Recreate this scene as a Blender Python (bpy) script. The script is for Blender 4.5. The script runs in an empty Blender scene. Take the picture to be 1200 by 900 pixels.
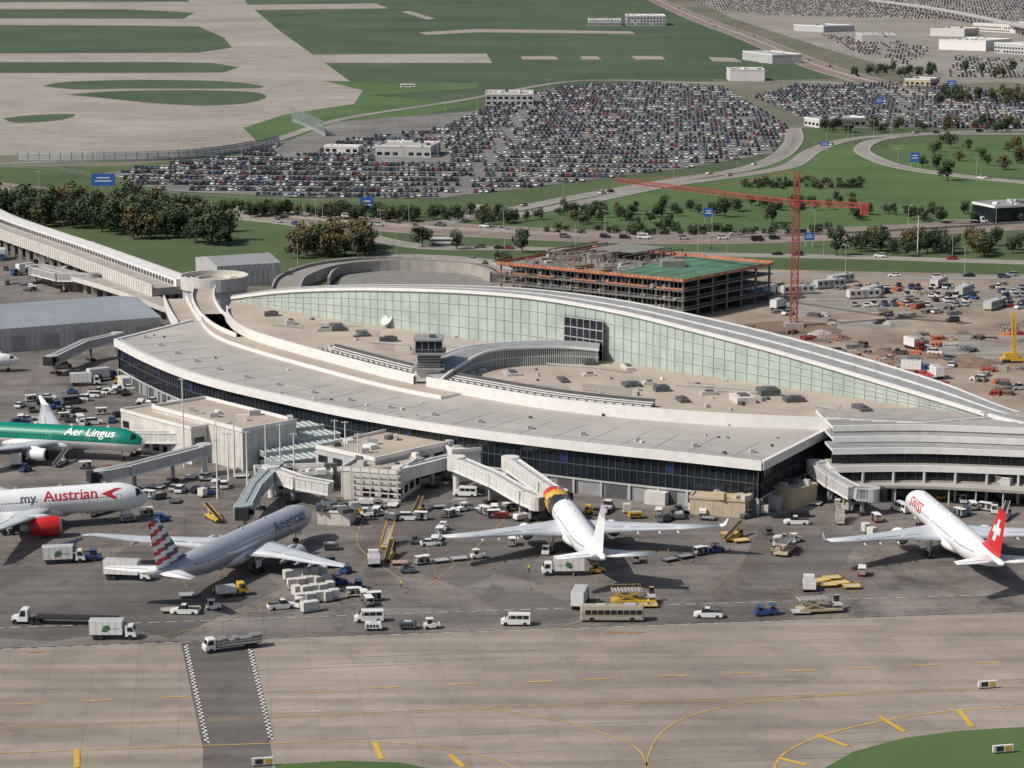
import bpy, bmesh, math, random
from mathutils import Vector, Matrix
random.seed(7)
R=random.random
def U(a,b): return a+(b-a)*random.random()
scene=bpy.context.scene
# ---------------- survey: photo bearing -> site plan (metres) ----------------
H=129.0; TH=math.radians(11.1); F=2750.0
ct,st=math.cos(TH),math.sin(TH)
def P(u,v,z=0.0):
    a=(u-600)/F; b=(450-v)/F
    dx,dy,dz=a, ct+b*st, -st+b*ct
    t=(z-H)/dz
    return (dx*t,dy*t,z)
def P2(u,v,z=0.0):
    p=P(u,v,z); return (p[0],p[1])
def zat(y,v):
    b=(450-v)/F
    return H+y*((-st+b*ct)/(ct+b*st))
# ---------------- materials ----------------
def M(name,col,rough=.7,var=.12,scale=.3,metal=0.0,col2=None,spec=.5,detail=5,bump=0.0,coord='Object'):
    m=bpy.data.materials.new(name); m.use_nodes=True
    nt=m.node_tree; b=nt.nodes['Principled BSDF']
    b.inputs['Roughness'].default_value=rough; b.inputs['Metallic'].default_value=metal
    b.inputs['Specular IOR Level'].default_value=spec
    if var>0 or col2:
        tc=nt.nodes.new('ShaderNodeTexCoord'); n=nt.nodes.new('ShaderNodeTexNoise')
        n.inputs['Scale'].default_value=scale; n.inputs['Detail'].default_value=detail; n.inputs['Roughness'].default_value=.65
        cr=nt.nodes.new('ShaderNodeValToRGB')
        c1=[max(0,c*(1-var)) for c in col]; c2=list(col2) if col2 else [min(1,c*(1+var)) for c in col]
        cr.color_ramp.elements[0].position=.3; cr.color_ramp.elements[0].color=(*c1,1)
        cr.color_ramp.elements[1].position=.7; cr.color_ramp.elements[1].color=(*c2,1)
        nt.links.new(tc.outputs[coord],n.inputs['Vector']); nt.links.new(n.outputs['Fac'],cr.inputs['Fac'])
        nt.links.new(cr.outputs['Color'],b.inputs['Base Color'])
    else: b.inputs['Base Color'].default_value=(*col,1)
    return m
def ground_mat(name,c1,c2,joint=(7.6,7.6),rot=7.3,stain=.5,jd=.72,big=.02,patch=.1,soft=.5):
    m=bpy.data.materials.new(name); m.use_nodes=True
    nt=m.node_tree; N=nt.nodes; L=nt.links; b=N['Principled BSDF']; b.inputs['Roughness'].default_value=.85; b.inputs['Specular IOR Level'].default_value=.25
    tc=N.new('ShaderNodeTexCoord'); mp=N.new('ShaderNodeMapping'); mp.inputs['Rotation'].default_value=(0,0,math.radians(-rot))
    L.new(tc.outputs['Object'],mp.inputs['Vector'])
    n1=N.new('ShaderNodeTexNoise'); n1.inputs['Scale'].default_value=big; n1.inputs['Detail'].default_value=8; n1.inputs['Roughness'].default_value=.7
    L.new(mp.outputs['Vector'],n1.inputs['Vector'])
    cr=N.new('ShaderNodeValToRGB'); cr.color_ramp.elements[0].position=.36; cr.color_ramp.elements[1].position=.64
    cr.color_ramp.elements[0].color=(*c1,1); cr.color_ramp.elements[1].color=(*c2,1)
    L.new(n1.outputs['Fac'],cr.inputs['Fac'])
    col=cr.outputs['Color']
    def mul(a,bsock,fac=1.0):
        mx=N.new('ShaderNodeMix'); mx.data_type='RGBA'; mx.blend_type='MULTIPLY'; mx.inputs[0].default_value=fac
        L.new(a,mx.inputs[6]); L.new(bsock,mx.inputs[7]); return mx.outputs[2]
    m2=N.new('ShaderNodeMapping'); m2.inputs['Rotation'].default_value=(0,0,math.radians(-rot)); m2.inputs['Scale'].default_value=(.012,.25,1)
    L.new(tc.outputs['Object'],m2.inputs['Vector'])
    n2=N.new('ShaderNodeTexNoise'); n2.inputs['Scale'].default_value=1; n2.inputs['Detail'].default_value=4
    L.new(m2.outputs['Vector'],n2.inputs['Vector'])
    r2=N.new('ShaderNodeValToRGB'); r2.color_ramp.elements[0].position=.35; r2.color_ramp.elements[1].position=.62
    r2.color_ramp.elements[0].color=(.72,.72,.72,1); r2.color_ramp.elements[1].color=(1.05,1.05,1.05,1)
    L.new(n2.outputs['Fac'],r2.inputs['Fac']); col=mul(col,r2.outputs['Color'],.8)
    for sc,lo,hi,dk in ((.11,.36,.5,.5),(.035,.38,.55,.68),(.6,.33,.42,.55)):
        n3=N.new('ShaderNodeTexNoise'); n3.inputs['Scale'].default_value=sc; n3.inputs['Detail'].default_value=9; n3.inputs['Roughness'].default_value=.72
        n3.inputs['Distortion'].default_value=.6
        L.new(tc.outputs['Object'],n3.inputs['Vector'])
        r3=N.new('ShaderNodeValToRGB'); r3.color_ramp.elements[0].position=lo; r3.color_ramp.elements[1].position=hi
        r3.color_ramp.elements[0].color=(dk,dk,dk*1.03,1); r3.color_ramp.elements[1].color=(1,1,1,1)
        L.new(n3.outputs['Fac'],r3.inputs['Fac']); col=mul(col,r3.outputs['Color'],stain)
    if joint:
        bt=N.new('ShaderNodeTexBrick'); bt.offset=0; bt.inputs['Scale'].default_value=1
        bt.inputs['Brick Width'].default_value=joint[0]; bt.inputs['Row Height'].default_value=joint[1]
        bt.inputs['Mortar Size'].default_value=.09; bt.inputs['Mortar Smooth'].default_value=.3
        bt.inputs['Color1'].default_value=(1,1,1,1); bt.inputs['Color2'].default_value=(1-patch,1-patch,1-patch,1); bt.inputs['Mortar'].default_value=(jd,jd,jd,1)
        L.new(mp.outputs['Vector'],bt.inputs['Vector']); col=mul(col,bt.outputs['Color'],1)
    L.new(col,b.inputs['Base Color'])
    return m
white=M('white_paint',(.7,.69,.67),.5,.08,.5)
offwhite=M('weathered_white',(.56,.54,.5),.6,.15,.4)
planewhite=M('aircraft_white',(.76,.77,.78),.28,.04,.2)
planegrey=M('aircraft_grey',(.42,.44,.47),.32,.06,.3)
wingc=M('wing_grey',(.5,.53,.56),.35,.12,.25)
silver=M('silver_paint',(.47,.49,.52),.3,.04,.3,metal=.3)
dark=M('dark_rubber',(.02,.02,.022),.8,.2,1)
darkglass=M('dark_glass',(.012,.018,.026),.12,.25,.15)
glassgreen=M('pale_green_glass',(.33,.41,.375),.3,.12,.12,col2=(.47,.54,.50))
glasspale=M('pale_glass_roof',(.3,.36,.36),.25,.15,.3)
glassmid=M('tinted_glass',(.12,.17,.165),.2,.2,.3)
grey=M('grey_metal',(.28,.285,.29),.5,.15,.4)
dgrey=M('dark_grey_metal',(.09,.095,.1),.55,.2,.4)
lgrey=M('light_grey_metal',(.43,.43,.43),.5,.12,.3)
bridgew=M('jet_bridge_white',(.62,.61,.58),.5,.12,.5)
concrete=M('concrete',(.32,.3,.27),.85,.18,.25)
dconc=M('raw_concrete',(.2,.19,.175),.85,.2,.25)
roofgrey=M('roof_membrane',(.34,.315,.29),.9,.12,.05,col2=(.45,.42,.385),detail=10)
rooftan=M('roof_gravel',(.36,.31,.25),.95,.14,.06,col2=(.46,.40,.325),detail=10)
rooftan2=M('roof_gravel_patch',(.31,.275,.23),.95,.12,.1,col2=(.38,.34,.29),detail=9)
rib=M('standing_seam',(.22,.215,.215),.5,.12,.2)
blueroof=M('hangar_roof',(.22,.25,.28),.45,.1,.05,col2=(.3,.33,.36))
beige=M('beige_panel',(.46,.38,.26),.7,.12,.4)
yellow=M('yellow_paint',(.58,.36,.04),.5,.15,.5)
lineyel=M('yellow_marking',(.46,.31,.09),.8,.35,.6)
linewhite=M('white_marking',(.55,.54,.51),.8,.35,.6)
lineblk=M('black_marking',(.03,.03,.03),.8,.3,.6)
lineorange=M('orange_marking',(.36,.17,.06),.8,.3,.6)
red=M('red_paint',(.55,.02,.02),.35,.08,.5)
crimson=M('crane_red',(.36,.07,.06),.5,.15,.5)
orange=M('orange_net',(.48,.17,.08),.7,.35,.4)
greennet=M('green_net',(.07,.17,.105),.85,.35,.12)
blue=M('blue_paint',(.02,.09,.3),.4,.1,.5)
navy=M('navy_paint',(.015,.03,.11),.4,.1,.5)
teal=M('teal_paint',(.0,.2,.14),.35,.08,.5)
black=M('black_paint',(.012,.012,.014),.3,.1,.5)
carblack=M('car_black',(.018,.018,.02),.25,0)
cargrey=M('car_grey',(.1,.105,.11),.3,0)
carsilver=M('car_silver',(.36,.37,.38),.3,0)
carwhite=M('car_white',(.68,.68,.66),.35,.06,.5)
carred=M('car_red',(.26,.02,.02),.3,0)
carblue=M('car_blue',(.03,.07,.2),.3,0)
carbeige=M('car_beige',(.35,.31,.24),.35,0)
carglass=M('car_glass',(.015,.02,.025),.1,0)
bark=M('bark',(.08,.055,.04),.9,.2,2)
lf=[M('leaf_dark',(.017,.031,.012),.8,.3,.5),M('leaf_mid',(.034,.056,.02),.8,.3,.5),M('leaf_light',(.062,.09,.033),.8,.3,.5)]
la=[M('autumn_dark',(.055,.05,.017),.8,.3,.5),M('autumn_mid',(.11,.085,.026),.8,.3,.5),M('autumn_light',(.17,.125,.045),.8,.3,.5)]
dirt=M('dirt',(.2,.145,.105),.95,.25,.035,col2=(.38,.31,.24),detail=12)
dirtpile=M('dirt_pile',(.18,.12,.085),.95,.25,.3)
grass=M('grass',(.045,.078,.024),.95,.15,.012,col2=(.078,.118,.038),detail=12)
grass2=M('grass_bright',(.045,.1,.022),.95,.15,.015,col2=(.085,.145,.042),detail=12)
grassd=M('grass_airfield_hazy',(.036,.07,.03),.95,.2,.006,col2=(.068,.105,.045),detail=12)  # distance haze put into the colour: less saturated green for the far grass
land=M('terrain',(.07,.09,.045),.95,.2,.003,col2=(.19,.17,.13),detail=10)
asph=ground_mat('apron_concrete',(.16,.142,.128),(.262,.235,.212),(7.6,7.6),7.3,.75,.7,.022,.14)
taxi=ground_mat('taxiway_concrete',(.285,.245,.205),(.37,.322,.27),(7.6,7.6),7.3,.3,.8)
taxi2=ground_mat('far_concrete',(.31,.275,.235),(.41,.37,.325),(15,15),5,.25,.85,.006)
darkasph=ground_mat('asphalt_lane',(.12,.11,.102),(.175,.16,.147),None,7.3,.45)
roadm=ground_mat('highway_surface',(.21,.165,.14),(.27,.22,.19),None,0,.15)
roadg=ground_mat('road_surface',(.25,.23,.205),(.32,.30,.27),None,0,.15)
lotm=ground_mat('parking_surface',(.17,.162,.15),(.24,.228,.21),None,0,.4)
lotp=ground_mat('pale_lot_surface',(.26,.235,.2),(.36,.33,.29),None,0,.5,.8,.004)
# ---------------- mesh builder ----------------
class MB:
    def __init__(s): s.v=[];s.f=[];s.m=[]
    def add(s,vs,fs,mi=0,xf=None):
        o=len(s.v)
        s.v.extend(vs)
        for i,f in enumerate(fs):
            s.f.append([o+a for a in f]); s.m.append(mi[i] if isinstance(mi,list) else mi)
    def box(s,c,d,mi=0,yaw=0.0,top=None,xf=None):
        cx,cy,z0=c; a,b,h=d[0]/2,d[1]/2,d[2]; cs,sn=math.cos(yaw),math.sin(yaw)
        vs=[]
        for z in (z0,z0+h):
            for x,y in ((-a,-b),(a,-b),(a,b),(-a,b)): vs.append((cx+x*cs-y*sn,cy+x*sn+y*cs,z))
        s.add(vs,[(3,2,1,0),(4,5,6,7),(0,1,5,4),(1,2,6,5),(2,3,7,6),(3,0,4,7)],[mi,mi if top is None else top,mi,mi,mi,mi],xf)
    def prism(s,pts,z0,z1,mi=0,top=None):
        n=len(pts); vs=[(p[0],p[1],z0) for p in pts]+[(p[0],p[1],z1) for p in pts]
        fs=[tuple(range(n,2*n))]+[(i,(i+1)%n,n+(i+1)%n,n+i) for i in range(n)]
        s.add(vs,fs,[mi if top is None else top]+[mi]*n)
    def sheet(s,pts,z,mi=0): s.add([(p[0],p[1],z) for p in pts],[tuple(range(len(pts)))],mi)
    def cyl(s,p0,p1,r0,r1=None,n=8,mi=0,cap=True):
        r1=r0 if r1 is None else r1
        a=Vector(p0);b=Vector(p1);d=(b-a).normalized()
        x=d.orthogonal().normalized(); y=d.cross(x); vs=[]
        for c,r in ((a,r0),(b,r1)):
            for i in range(n):
                t=2*math.pi*i/n; vs.append(tuple(c+x*(r*math.cos(t))+y*(r*math.sin(t))))
        fs=[(i,(i+1)%n,n+(i+1)%n,n+i) for i in range(n)]
        if cap: fs+=[tuple(range(n-1,-1,-1)),tuple(range(n,2*n))]
        s.add(vs,fs,mi)
    def beam(s,p0,p1,w,h,mi=0):
        a=Vector(p0);b=Vector(p1);d=(b-a)
        if d.length<1e-6: return
        d.normalize(); up=Vector((0,0,1))
        if abs(d.z)>.98: up=Vector((0,1,0))
        sd=d.cross(up).normalized(); up2=sd.cross(d); vs=[]
        for c in (a,b):
            for i,j in ((-1,-1),(1,-1),(1,1),(-1,1)): vs.append(tuple(c+sd*(i*w/2)+up2*(j*h/2)))
        s.add(vs,[(3,2,1,0),(4,5,6,7),(0,1,5,4),(1,2,6,5),(2,3,7,6),(3,0,4,7)],mi)
    def strip(s,A,B,mi=0):
        n=len(A); s.add(list(A)+list(B),[(i,i+1,n+i+1,n+i) for i in range(n-1)],mi)
    def wall(s,c,z0,z1,mi=0): s.strip([(p[0],p[1],z0) for p in c],[(p[0],p[1],z1) for p in c],mi)
    def bar(s,c,w,z0,z1,mi=0,top=None):
        a=offset(c,-w/2); b=offset(c,w/2)
        s.wall(a,z0,z1,mi); s.wall(b,z0,z1,mi)
        s.strip([(p[0],p[1],z1) for p in a],[(p[0],p[1],z1) for p in b],mi if top is None else top)
        s.strip([(p[0],p[1],z0) for p in a],[(p[0],p[1],z0) for p in b],mi)
        for i in (0,-1): s.add([(a[i][0],a[i][1],z0),(b[i][0],b[i][1],z0),(b[i][0],b[i][1],z1),(a[i][0],a[i][1],z1)],[(0,1,2,3)],mi)
    def loft(s,rings,mi=0,caps=True):
        n=len(rings[0]); vs=[p for r in rings for p in r]; fs=[]
        for k in range(len(rings)-1):
            for i in range(n): fs.append((k*n+i,k*n+(i+1)%n,(k+1)*n+(i+1)%n,(k+1)*n+i))
        if caps: fs+= [tuple(range(n-1,-1,-1)),tuple(range((len(rings)-1)*n,len(rings)*n))]
        s.add(vs,fs,mi)
    def mesh(s,name,mats,smooth=False):
        me=bpy.data.meshes.new(name); me.from_pydata(s.v,[],s.f)
        for m in mats: me.materials.append(m)
        me.polygons.foreach_set('material_index',s.m)
        if smooth: me.polygons.foreach_set('use_smooth',[True]*len(s.f))
        me.update(); return me
    def obj(s,name,mats,parent=None,smooth=False):
        o=bpy.data.objects.new(name,s.mesh(name,mats,smooth)); scene.collection.objects.link(o)
        if parent: o.parent=parent
        return o
def empty(name,loc=(0,0,0),yaw=0):
    e=bpy.data.objects.new(name,None); scene.collection.objects.link(e); e.location=loc; e.rotation_euler=(0,0,yaw); return e
def put(me,name,x,y,z=0.0,yaw=0.0,sc=1.0):
    o=bpy.data.objects.new(name,me); o.location=(x,y,z); o.rotation_euler=(0,0,yaw); o.scale=(sc,sc,sc) if not isinstance(sc,tuple) else sc
    scene.collection.objects.link(o); return o
def offset(c,d):
    out=[]; n=len(c)
    for i in range(n):
        a=c[max(0,i-1)]; b=c[min(n-1,i+1)]; tx,ty=b[0]-a[0],b[1]-a[1]; l=math.hypot(tx,ty) or 1
        out.append((c[i][0]-ty/l*d,c[i][1]+tx/l*d))
    return out
def smooth(pts,k=8):
    out=[]; n=len(pts)
    for i in range(n-1):
        p0=pts[max(0,i-1)];p1=pts[i];p2=pts[i+1];p3=pts[min(n-1,i+2)]
        for j in range(k):
            t=j/k; out.append(tuple(.5*((2*b)+(-a+c)*t+(2*a-5*b+4*c-d)*t*t+(-a+3*b-3*c+d)*t**3) for a,b,c,d in zip(p0,p1,p2,p3)))
    out.append(tuple(pts[-1])); return out
def resample(c,step):
    out=[tuple(c[0])]; acc=0
    for a,b in zip(c[:-1],c[1:]):
        l=math.dist(a,b)
        if l==0: continue
        t=step-acc
        while t<=l:
            out.append(tuple(x+(y-x)*t/l for x,y in zip(a,b))); t+=step
        acc=l-(t-step)
    return out
def PX(pts,z=0): return [P2(u,v,z) for u,v in pts]
def sheet(name,pts,z,mat,sm=False):
    w=PX(pts)
    if sm: w=smooth(w+[w[0]],6)[:-1]
    mb=MB(); mb.sheet(w,z); return mb.obj(name,[mat])
def road(name,pts,w,z,mat,lines=True,median=False):
    c=smooth(PX(pts),8); mb=MB()
    a=offset(c,-w/2); b=offset(c,w/2)
    mb.strip([(p[0],p[1],z) for p in a],[(p[0],p[1],z) for p in b],0)
    if lines:
        for d in (-w/2+.6,w/2-.6):
            q=offset(c,d); e=offset(q,.22); mb.strip([(p[0],p[1],z+.02) for p in q],[(p[0],p[1],z+.02) for p in e],1)
        n=max(1,int(w/2/3.7))
        for k in range(-n,n+1):
            q=resample(offset(c,k*3.7),6)
            if abs(k*3.7)>w/2-1.5: continue
            for i in range(0,len(q)-1,2):
                mb.strip([(q[i][0],q[i][1],z+.02),(q[i+1][0],q[i+1][1],z+.02)],[(q[i][0],q[i][1]+.25,z+.02),(q[i+1][0],q[i+1][1]+.25,z+.02)],1)
    for d in (-w/2-.15,w/2+.15): mb.bar(offset(c,d),.3,0,z+.12,2)
    if median: mb.bar(c,.6,z,z+.9,2)
    mb.obj(name,[mat,linewhite,concrete]); return c
# ---------------- terrain and pavements ----------------
mb=MB(); S=30000
mb.sheet([(-S,-2000),(S,-2000),(S,S),(-S,S)],0); mb.obj('ground',[land])
sheet('grass_field',[(-400,-40),(700,-55),(800,10),(985,92),(700,98),(560,128),(300,170),(-400,190)],.05,grassd)
sheet('taxiway_airfield',[(-400,-45),(262,-40),(290,5),(330,38),(375,70),(425,106),(415,122),(335,134),(285,150),(305,163),(290,176),(180,180),(-400,188)],.12,taxi2)
for pts in ([(-400,-8),(215,-6),(222,2),(-400,4)],[(-400,11),(150,11),(228,15),(215,22),(-400,21)],
            [(-400,29),(150,30),(232,31),(262,44),(272,56),(230,62),(-400,64)],[(-400,73),(200,73),(250,74),(280,79),(262,85),(200,85.5),(-400,86)]):
    sheet('grass_patch',pts,.2,grassd)
for pts in ([(50,101),(80,96),(160,94),(250,95),(296,99),(306,103),(250,104),(150,104),(90,105)],[(78,111),(140,107),(230,106),(295,108),(312,114),(290,121),(240,124),(180,121),(120,115)],[(3,139),(40,135),(87,134),(70,141),(20,144)]):
    sheet('grass_patch',pts,.2,grassd,True)
for pts in ([(360,64),(570,63),(577,74),(380,74)],[(270,6),(440,4),(455,10),(280,12)],[(610,66),(650,66),(655,70),(612,70)],[(680,66),(700,66),(705,70),(682,70)],[(740,66),(775,66),(780,70),(745,70)],[(830,67),(860,68),(870,73),(835,72)],
            [(490,38),(560,34),(740,37),(745,40),(560,38),(500,41)],[(470,14),(480,13),(510,22),(500,23)],[(880,68),(905,69),(915,75),(890,74)]):
    sheet('taxiway_stub',pts,.2,taxi2)
sheet('lawn',[(-400,195),(140,195),(330,175),(540,120),(930,150),(1500,150),(1600,330),(900,318),(560,335),(300,340),(-400,230)],.04,grass)
sheet('lawn',[(600,245),(700,228),(880,200),(940,178),(1000,168),(1020,190),(1090,205),(1300,225),(1300,262),(1050,268),(800,274)],.08,grass2)
sheet('lawn',[(1040,170),(1300,160),(1300,212),(1150,206),(1060,195)],.08,grass2)
sheet('lawn',[(380,95),(560,98),(560,104),(430,112),(560,122),(420,150),(300,165),(285,150),(335,134),(415,122),(425,106)],.16,grass2)
lotA=[(120,203),(300,180),(395,143),(560,130),(655,102),(760,97),(850,103),(925,150),(905,180),(800,198),(640,218),(520,232),(380,233),(190,224)]
sheet('parking_lot',lotA,.18,lotm)
lotB=[(930,100),(1080,96),(1300,125),(1300,153),(1040,150),(940,140),(880,112)]
sheet('parking_lot',lotB,.18,lotm)
lotC=[(760,-25),(1500,-25),(1500,110),(1260,108),(1180,96),(1100,100),(1060,84),(960,55),(860,22)]
sheet('parking_lot',lotC,.12,lotp)
sheet('dirt_yard',[(540,345),(560,322),(700,322),(900,316),(1180,322),(1500,318),(1600,560),(1200,500),(900,400),(700,372)],.1,dirt)
sheet('gravel_ground',[(905,345),(1000,338),(1240,332),(1400,340),(1400,362),(1180,360),(1020,366),(930,372)],.13,lotp)
for i in range(8):
    u,v=U(900,1200),U(370,440); sheet('gravel_ground',[(u+U(30,70)*math.cos(a)*1.3,v+U(4,10)*math.sin(a)) for a in [k*.785 for k in range(8)]],.14+.01*i,random.choice([lotp,dirtpile,darkasph,lotp]),True)
sheet('apron',[(-600,225),(0,262),(200,322),(330,338),(560,345),(700,372),(900,400),(1200,500),(1700,540),(1900,720),(1700,1150),(-600,1150)],.12,asph)
sheet('taxiway',[(-600,792),(0,762),(600,738),(1200,718),(1800,700),(1800,1150),(-600,1150)],.16,taxi)
sheet('service_lane',[(212,754),(290,751),(318,880),(330,1150),(232,1150),(238,880)],.18,darkasph)
sheet('grass_corner',[(960,905),(1000,882),(1060,866),(1120,858),(1250,850),(1700,845),(1700,1100),(900,1100),(930,930)],.2,grass2)
sheet('grass_corner',[(322,897),(400,893),(470,895),(520,905),(560,940),(520,1100),(345,1100)],.2,grass2)
for i,pts in enumerate(([(480,575),(640,585),(665,640),(540,690),(430,650)],[(150,640),(270,640),(330,690),(200,750),(60,710)],[(890,620),(1010,630),(960,700),(860,680)],[(0,700),(90,690),(150,740),(60,752),(-60,745)],[(560,700),(620,690),(700,720),(600,733)])):
    sheet('apron_patch',pts,.14+.005*i,darkasph,False)
# ---------------- markings ----------------
mk=MB()
def mline(pts,w,mi,z=.22,sm=True,dash=None):
    c=PX(pts)
    if sm and len(pts)>2: c=smooth(c,10)
    if dash:
        c=resample(c,dash[0]+0.0)
        tot=dash[0]; on=dash[1]
        for a,b in zip(c[:-1],c[1:]):
            t=on/tot; e=(a[0]+(b[0]-a[0])*t,a[1]+(b[1]-a[1])*t)
            q=[a,e]; A=offset(q,-w/2);B=offset(q,w/2); mk.strip([(p[0],p[1],z) for p in A],[(p[0],p[1],z) for p in B],mi)
        return
    A=offset(c,-w/2);B=offset(c,w/2); mk.strip([(p[0],p[1],z) for p in A],[(p[0],p[1],z) for p in B],mi)
for d in (0,2.2): mline([(-300,867+d),(0,854+d),(560,831+d),(1200,806+d),(1500,795+d)],.16,0)
mline([(-200,891),(0,884),(300,873),(440,871),(530,880),(590,895),(620,915)],.3,0)
mline([(1500,822),(1200,830),(1100,836),(1010,851),(950,868),(915,888),(903,915)],.45,0)
mline([(560,831),(640,842),(710,862),(750,882),(762,915)],.3,0)
mline([(1000,814),(900,822),(830,834),(785,852),(762,880),(756,915)],.3,0)
for u,v in [(-130,835),(-50,830),(30,826),(115,822),(205,818),(370,812),(450,807),(540,803),(630,800),(700,797),(790,793),(870,790),(940,787),(1010,784),(1080,781),(1155,778),(1230,775)]:
    mline([(u-17,v+.7),(u+17,v-.7)],.5,0)
for u,v,du,dv in [(90,890,0,11),(443,881,4,10),(535,893,8,7),(1045,850,15,9),(1131,843,8,10),(975,869,18,7),(930,894,16,4)]:
    mline([(u-du,v-dv),(u+du,v+dv)],.9,1,.24)
for pts in ([(-300,748),(0,737),(600,716),(1200,697)],[(-300,778),(0,762),(600,740),(1200,719),(1500,709)]):
    mline(pts,.25,2,dash=(3.2,2.0))
mline([(-300,777),(0,761),(600,739),(1200,718),(1500,708)],.25,3,.19)
for u in (30,735,708): mline([(u,743 if u>100 else 766),(u+22,742 if u>100 else 765)],.6,4,.23)
for a,b in (((215,757),(240,872)),((290,760),(315,868))):
    A=P2(*a);B=P2(*b); n=int(math.dist(A,B)/.9); dx,dy=(B[0]-A[0])/n,(B[1]-A[1])/n
    for i in range(n):
        for k in (0,1):
            x=A[0]+dx*i+k*.4; y=A[1]+dy*i
            mk.sheet([(x,y),(x+.4,y),(x+.4+dx,y+dy),(x+dx,y+dy)],.24,2 if (i+k)%2 else 3)
for pts in ([(362,650),(340,690),(260,730),(150,752)],[(700,700),(690,725),(620,745)],[(1180,690),(1230,720)],[(170,640),(60,650),(-100,660)],[(500,690),(560,640),(600,600)],[(430,600),(420,640),(470,680)]):
    mline(pts,.16,0,.2)
for pts in ([(390,690),(455,630),(520,600)],[(830,700),(900,640),(960,610)],[(220,690),(180,640),(100,620)],[(880,715),(1050,650)],[(500,640),(520,700)],[(760,640),(830,690)],[(1030,640),(1000,700)],[(60,620),(20,660)]):
    mline(pts,.13,4,.2)
# crazed sealant / tyre-wear lines on the taxiway
for i in range(26):
    u=U(-50,1250); v=U(745,900); l=U(60,260)
    mline([(u,v),(u+l,v-l*.04+U(-1,1))],U(.08,.2),5,.19)
mk.obj('painted_markings',[lineyel,yellow,linewhite,lineblk,lineorange,dconc])
# ---------------- roads ----------------
hw=road('highway',[(-200,198),(0,222),(150,238),(300,252),(450,264),(600,273),(760,279),(900,278),(1050,271),(1200,262),(1400,250)],36,.14,roadm,True,True)
r2=road('access_road',[(928,150),(930,165),(912,184),(870,199),(800,210),(700,227),(600,246),(520,261)],11,.2,roadg)
r3=road('access_road',[(1400,150),(1200,153),(1080,157),(1000,163),(955,176),(925,195),(860,207),(780,218),(690,236),(600,254)],10,.22,roadg)
r4=road('access_road',[(1400,232),(1200,214),(1130,207),(1060,197),(1025,186),(1010,175),(1030,164),(1090,158),(1200,157)],9,.24,roadg)
r5=road('highway',[(680,-45),(780,5),(880,45),(960,78),(1050,103),(1200,140),(1400,190)],30,.26,roadm,True,True)
r6=road('access_road',[(-200,218),(0,236),(200,246),(340,262),(420,276),(500,290),(620,292),(800,298),(1000,302),(1200,308),(1400,312)],9,.2,roadg)
r7=road('access_road',[(340,334),(352,318),(400,306),(470,301),(540,304),(620,312),(760,318),(900,322),(1100,326),(1400,322)],9,.26,roadg)
r8=road('perimeter_road',[(-200,196),(0,192),(150,186),(300,170),(400,140),(540,118),(680,95),(850,98),(940,96),(1040,100)],8,.24,roadg,False)
r9=road('access_road',[(900,20),(1000,32),(1100,48),(1200,55),(1400,62)],14,.2,roadg,False)
# ---------------- vehicles ----------------
def ring4(x,zb,zt,hb,ht): return [(x,-hb,zb),(x,hb,zb),(x,ht,zt),(x,-ht,zt)]
def wheels(mb,xs,hw,r,mi=2,n=10):
    for x in xs:
        for s in (-1,1): mb.cyl((x,s*(hw-.25),r),(x,s*hw,r),r,r,n,mi)
def g_car(mb,kind='sedan',nw=10):
    if kind=='sedan': L,hw,zt,cab,roof=4.6,.9,.98,(-.42,.2),(-.27,.02)
    elif kind=='suv': L,hw,zt,cab,roof=4.7,.94,1.12,(-.49,.2),(-.44,.06)
    else: L,hw,zt,cab,roof=5.5,.97,1.1,(-.08,.24),(-.05,.12)
    h={'sedan':1.45,'suv':1.75,'pickup':1.85}[kind]; l=L/2
    mb.loft([ring4(-l,.38,zt-.2,hw-.1,hw-.12),ring4(-l+.18,.25,zt-.04,hw,hw-.06),ring4(-.1*L,.2,zt,hw,hw-.04),ring4(.2*L,.2,zt-.02,hw,hw-.06),ring4(l-.25,.25,zt-.22,hw-.04,hw-.12),ring4(l,.36,zt-.4,hw-.16,hw-.2)],0)
    x0,x1=cab[0]*L,cab[1]*L; a,b=roof[0]*L,roof[1]*L
    z0=zt-.03; hr=hw-.22
    vs=[(x0,-hw+.07,z0),(x1,-hw+.07,z0),(x1,hw-.07,z0),(x0,hw-.07,z0),(a,-hr,h),(b,-hr,h),(b,hr,h),(a,hr,h)]
    mb.add(vs,[(4,5,6,7),(0,1,5,4),(1,2,6,5),(2,3,7,6),(3,0,4,7)],[0,1,1,1,1])
    if kind=='pickup':
        mb.box((-.29*L,0,zt),(.4*L,1.5,.03),2)
    if nw:
        wheels(mb,(-.31*L,.31*L),hw+.01,.34,2,nw)
def g_van(mb):
    mb.loft([ring4(-2.8,.35,2.2,.98,.85),ring4(1.3,.3,2.25,1.0,.86),ring4(1.9,.3,1.35,1.0,.9),ring4(2.7,.35,.95,.94,.8)],0)
    for s in (-1,1):
        mb.add([(-2.5,s*.945,1.35),(1.25,s*.945,1.35),(1.15,s*.885,2.0),(-2.5,s*.885,2.0)],[(0,1,2,3)],1)
        for x in (-1.4,-.2,.9): mb.box((x,s*.93,1.3),(.09,.08,.75),0)
    mb.add([(1.36,-.8,2.2),(1.36,.8,2.2),(1.95,.85,1.4),(1.95,-.85,1.4)],[(0,1,2,3)],1)
    mb.add([(-2.81,-.7,1.4),(-2.81,.7,1.4),(-2.81,.7,2.0),(-2.81,-.7,2.0)],[(0,1,2,3)],1)
    wheels(mb,(-1.8,1.8),1.02,.38)
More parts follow.
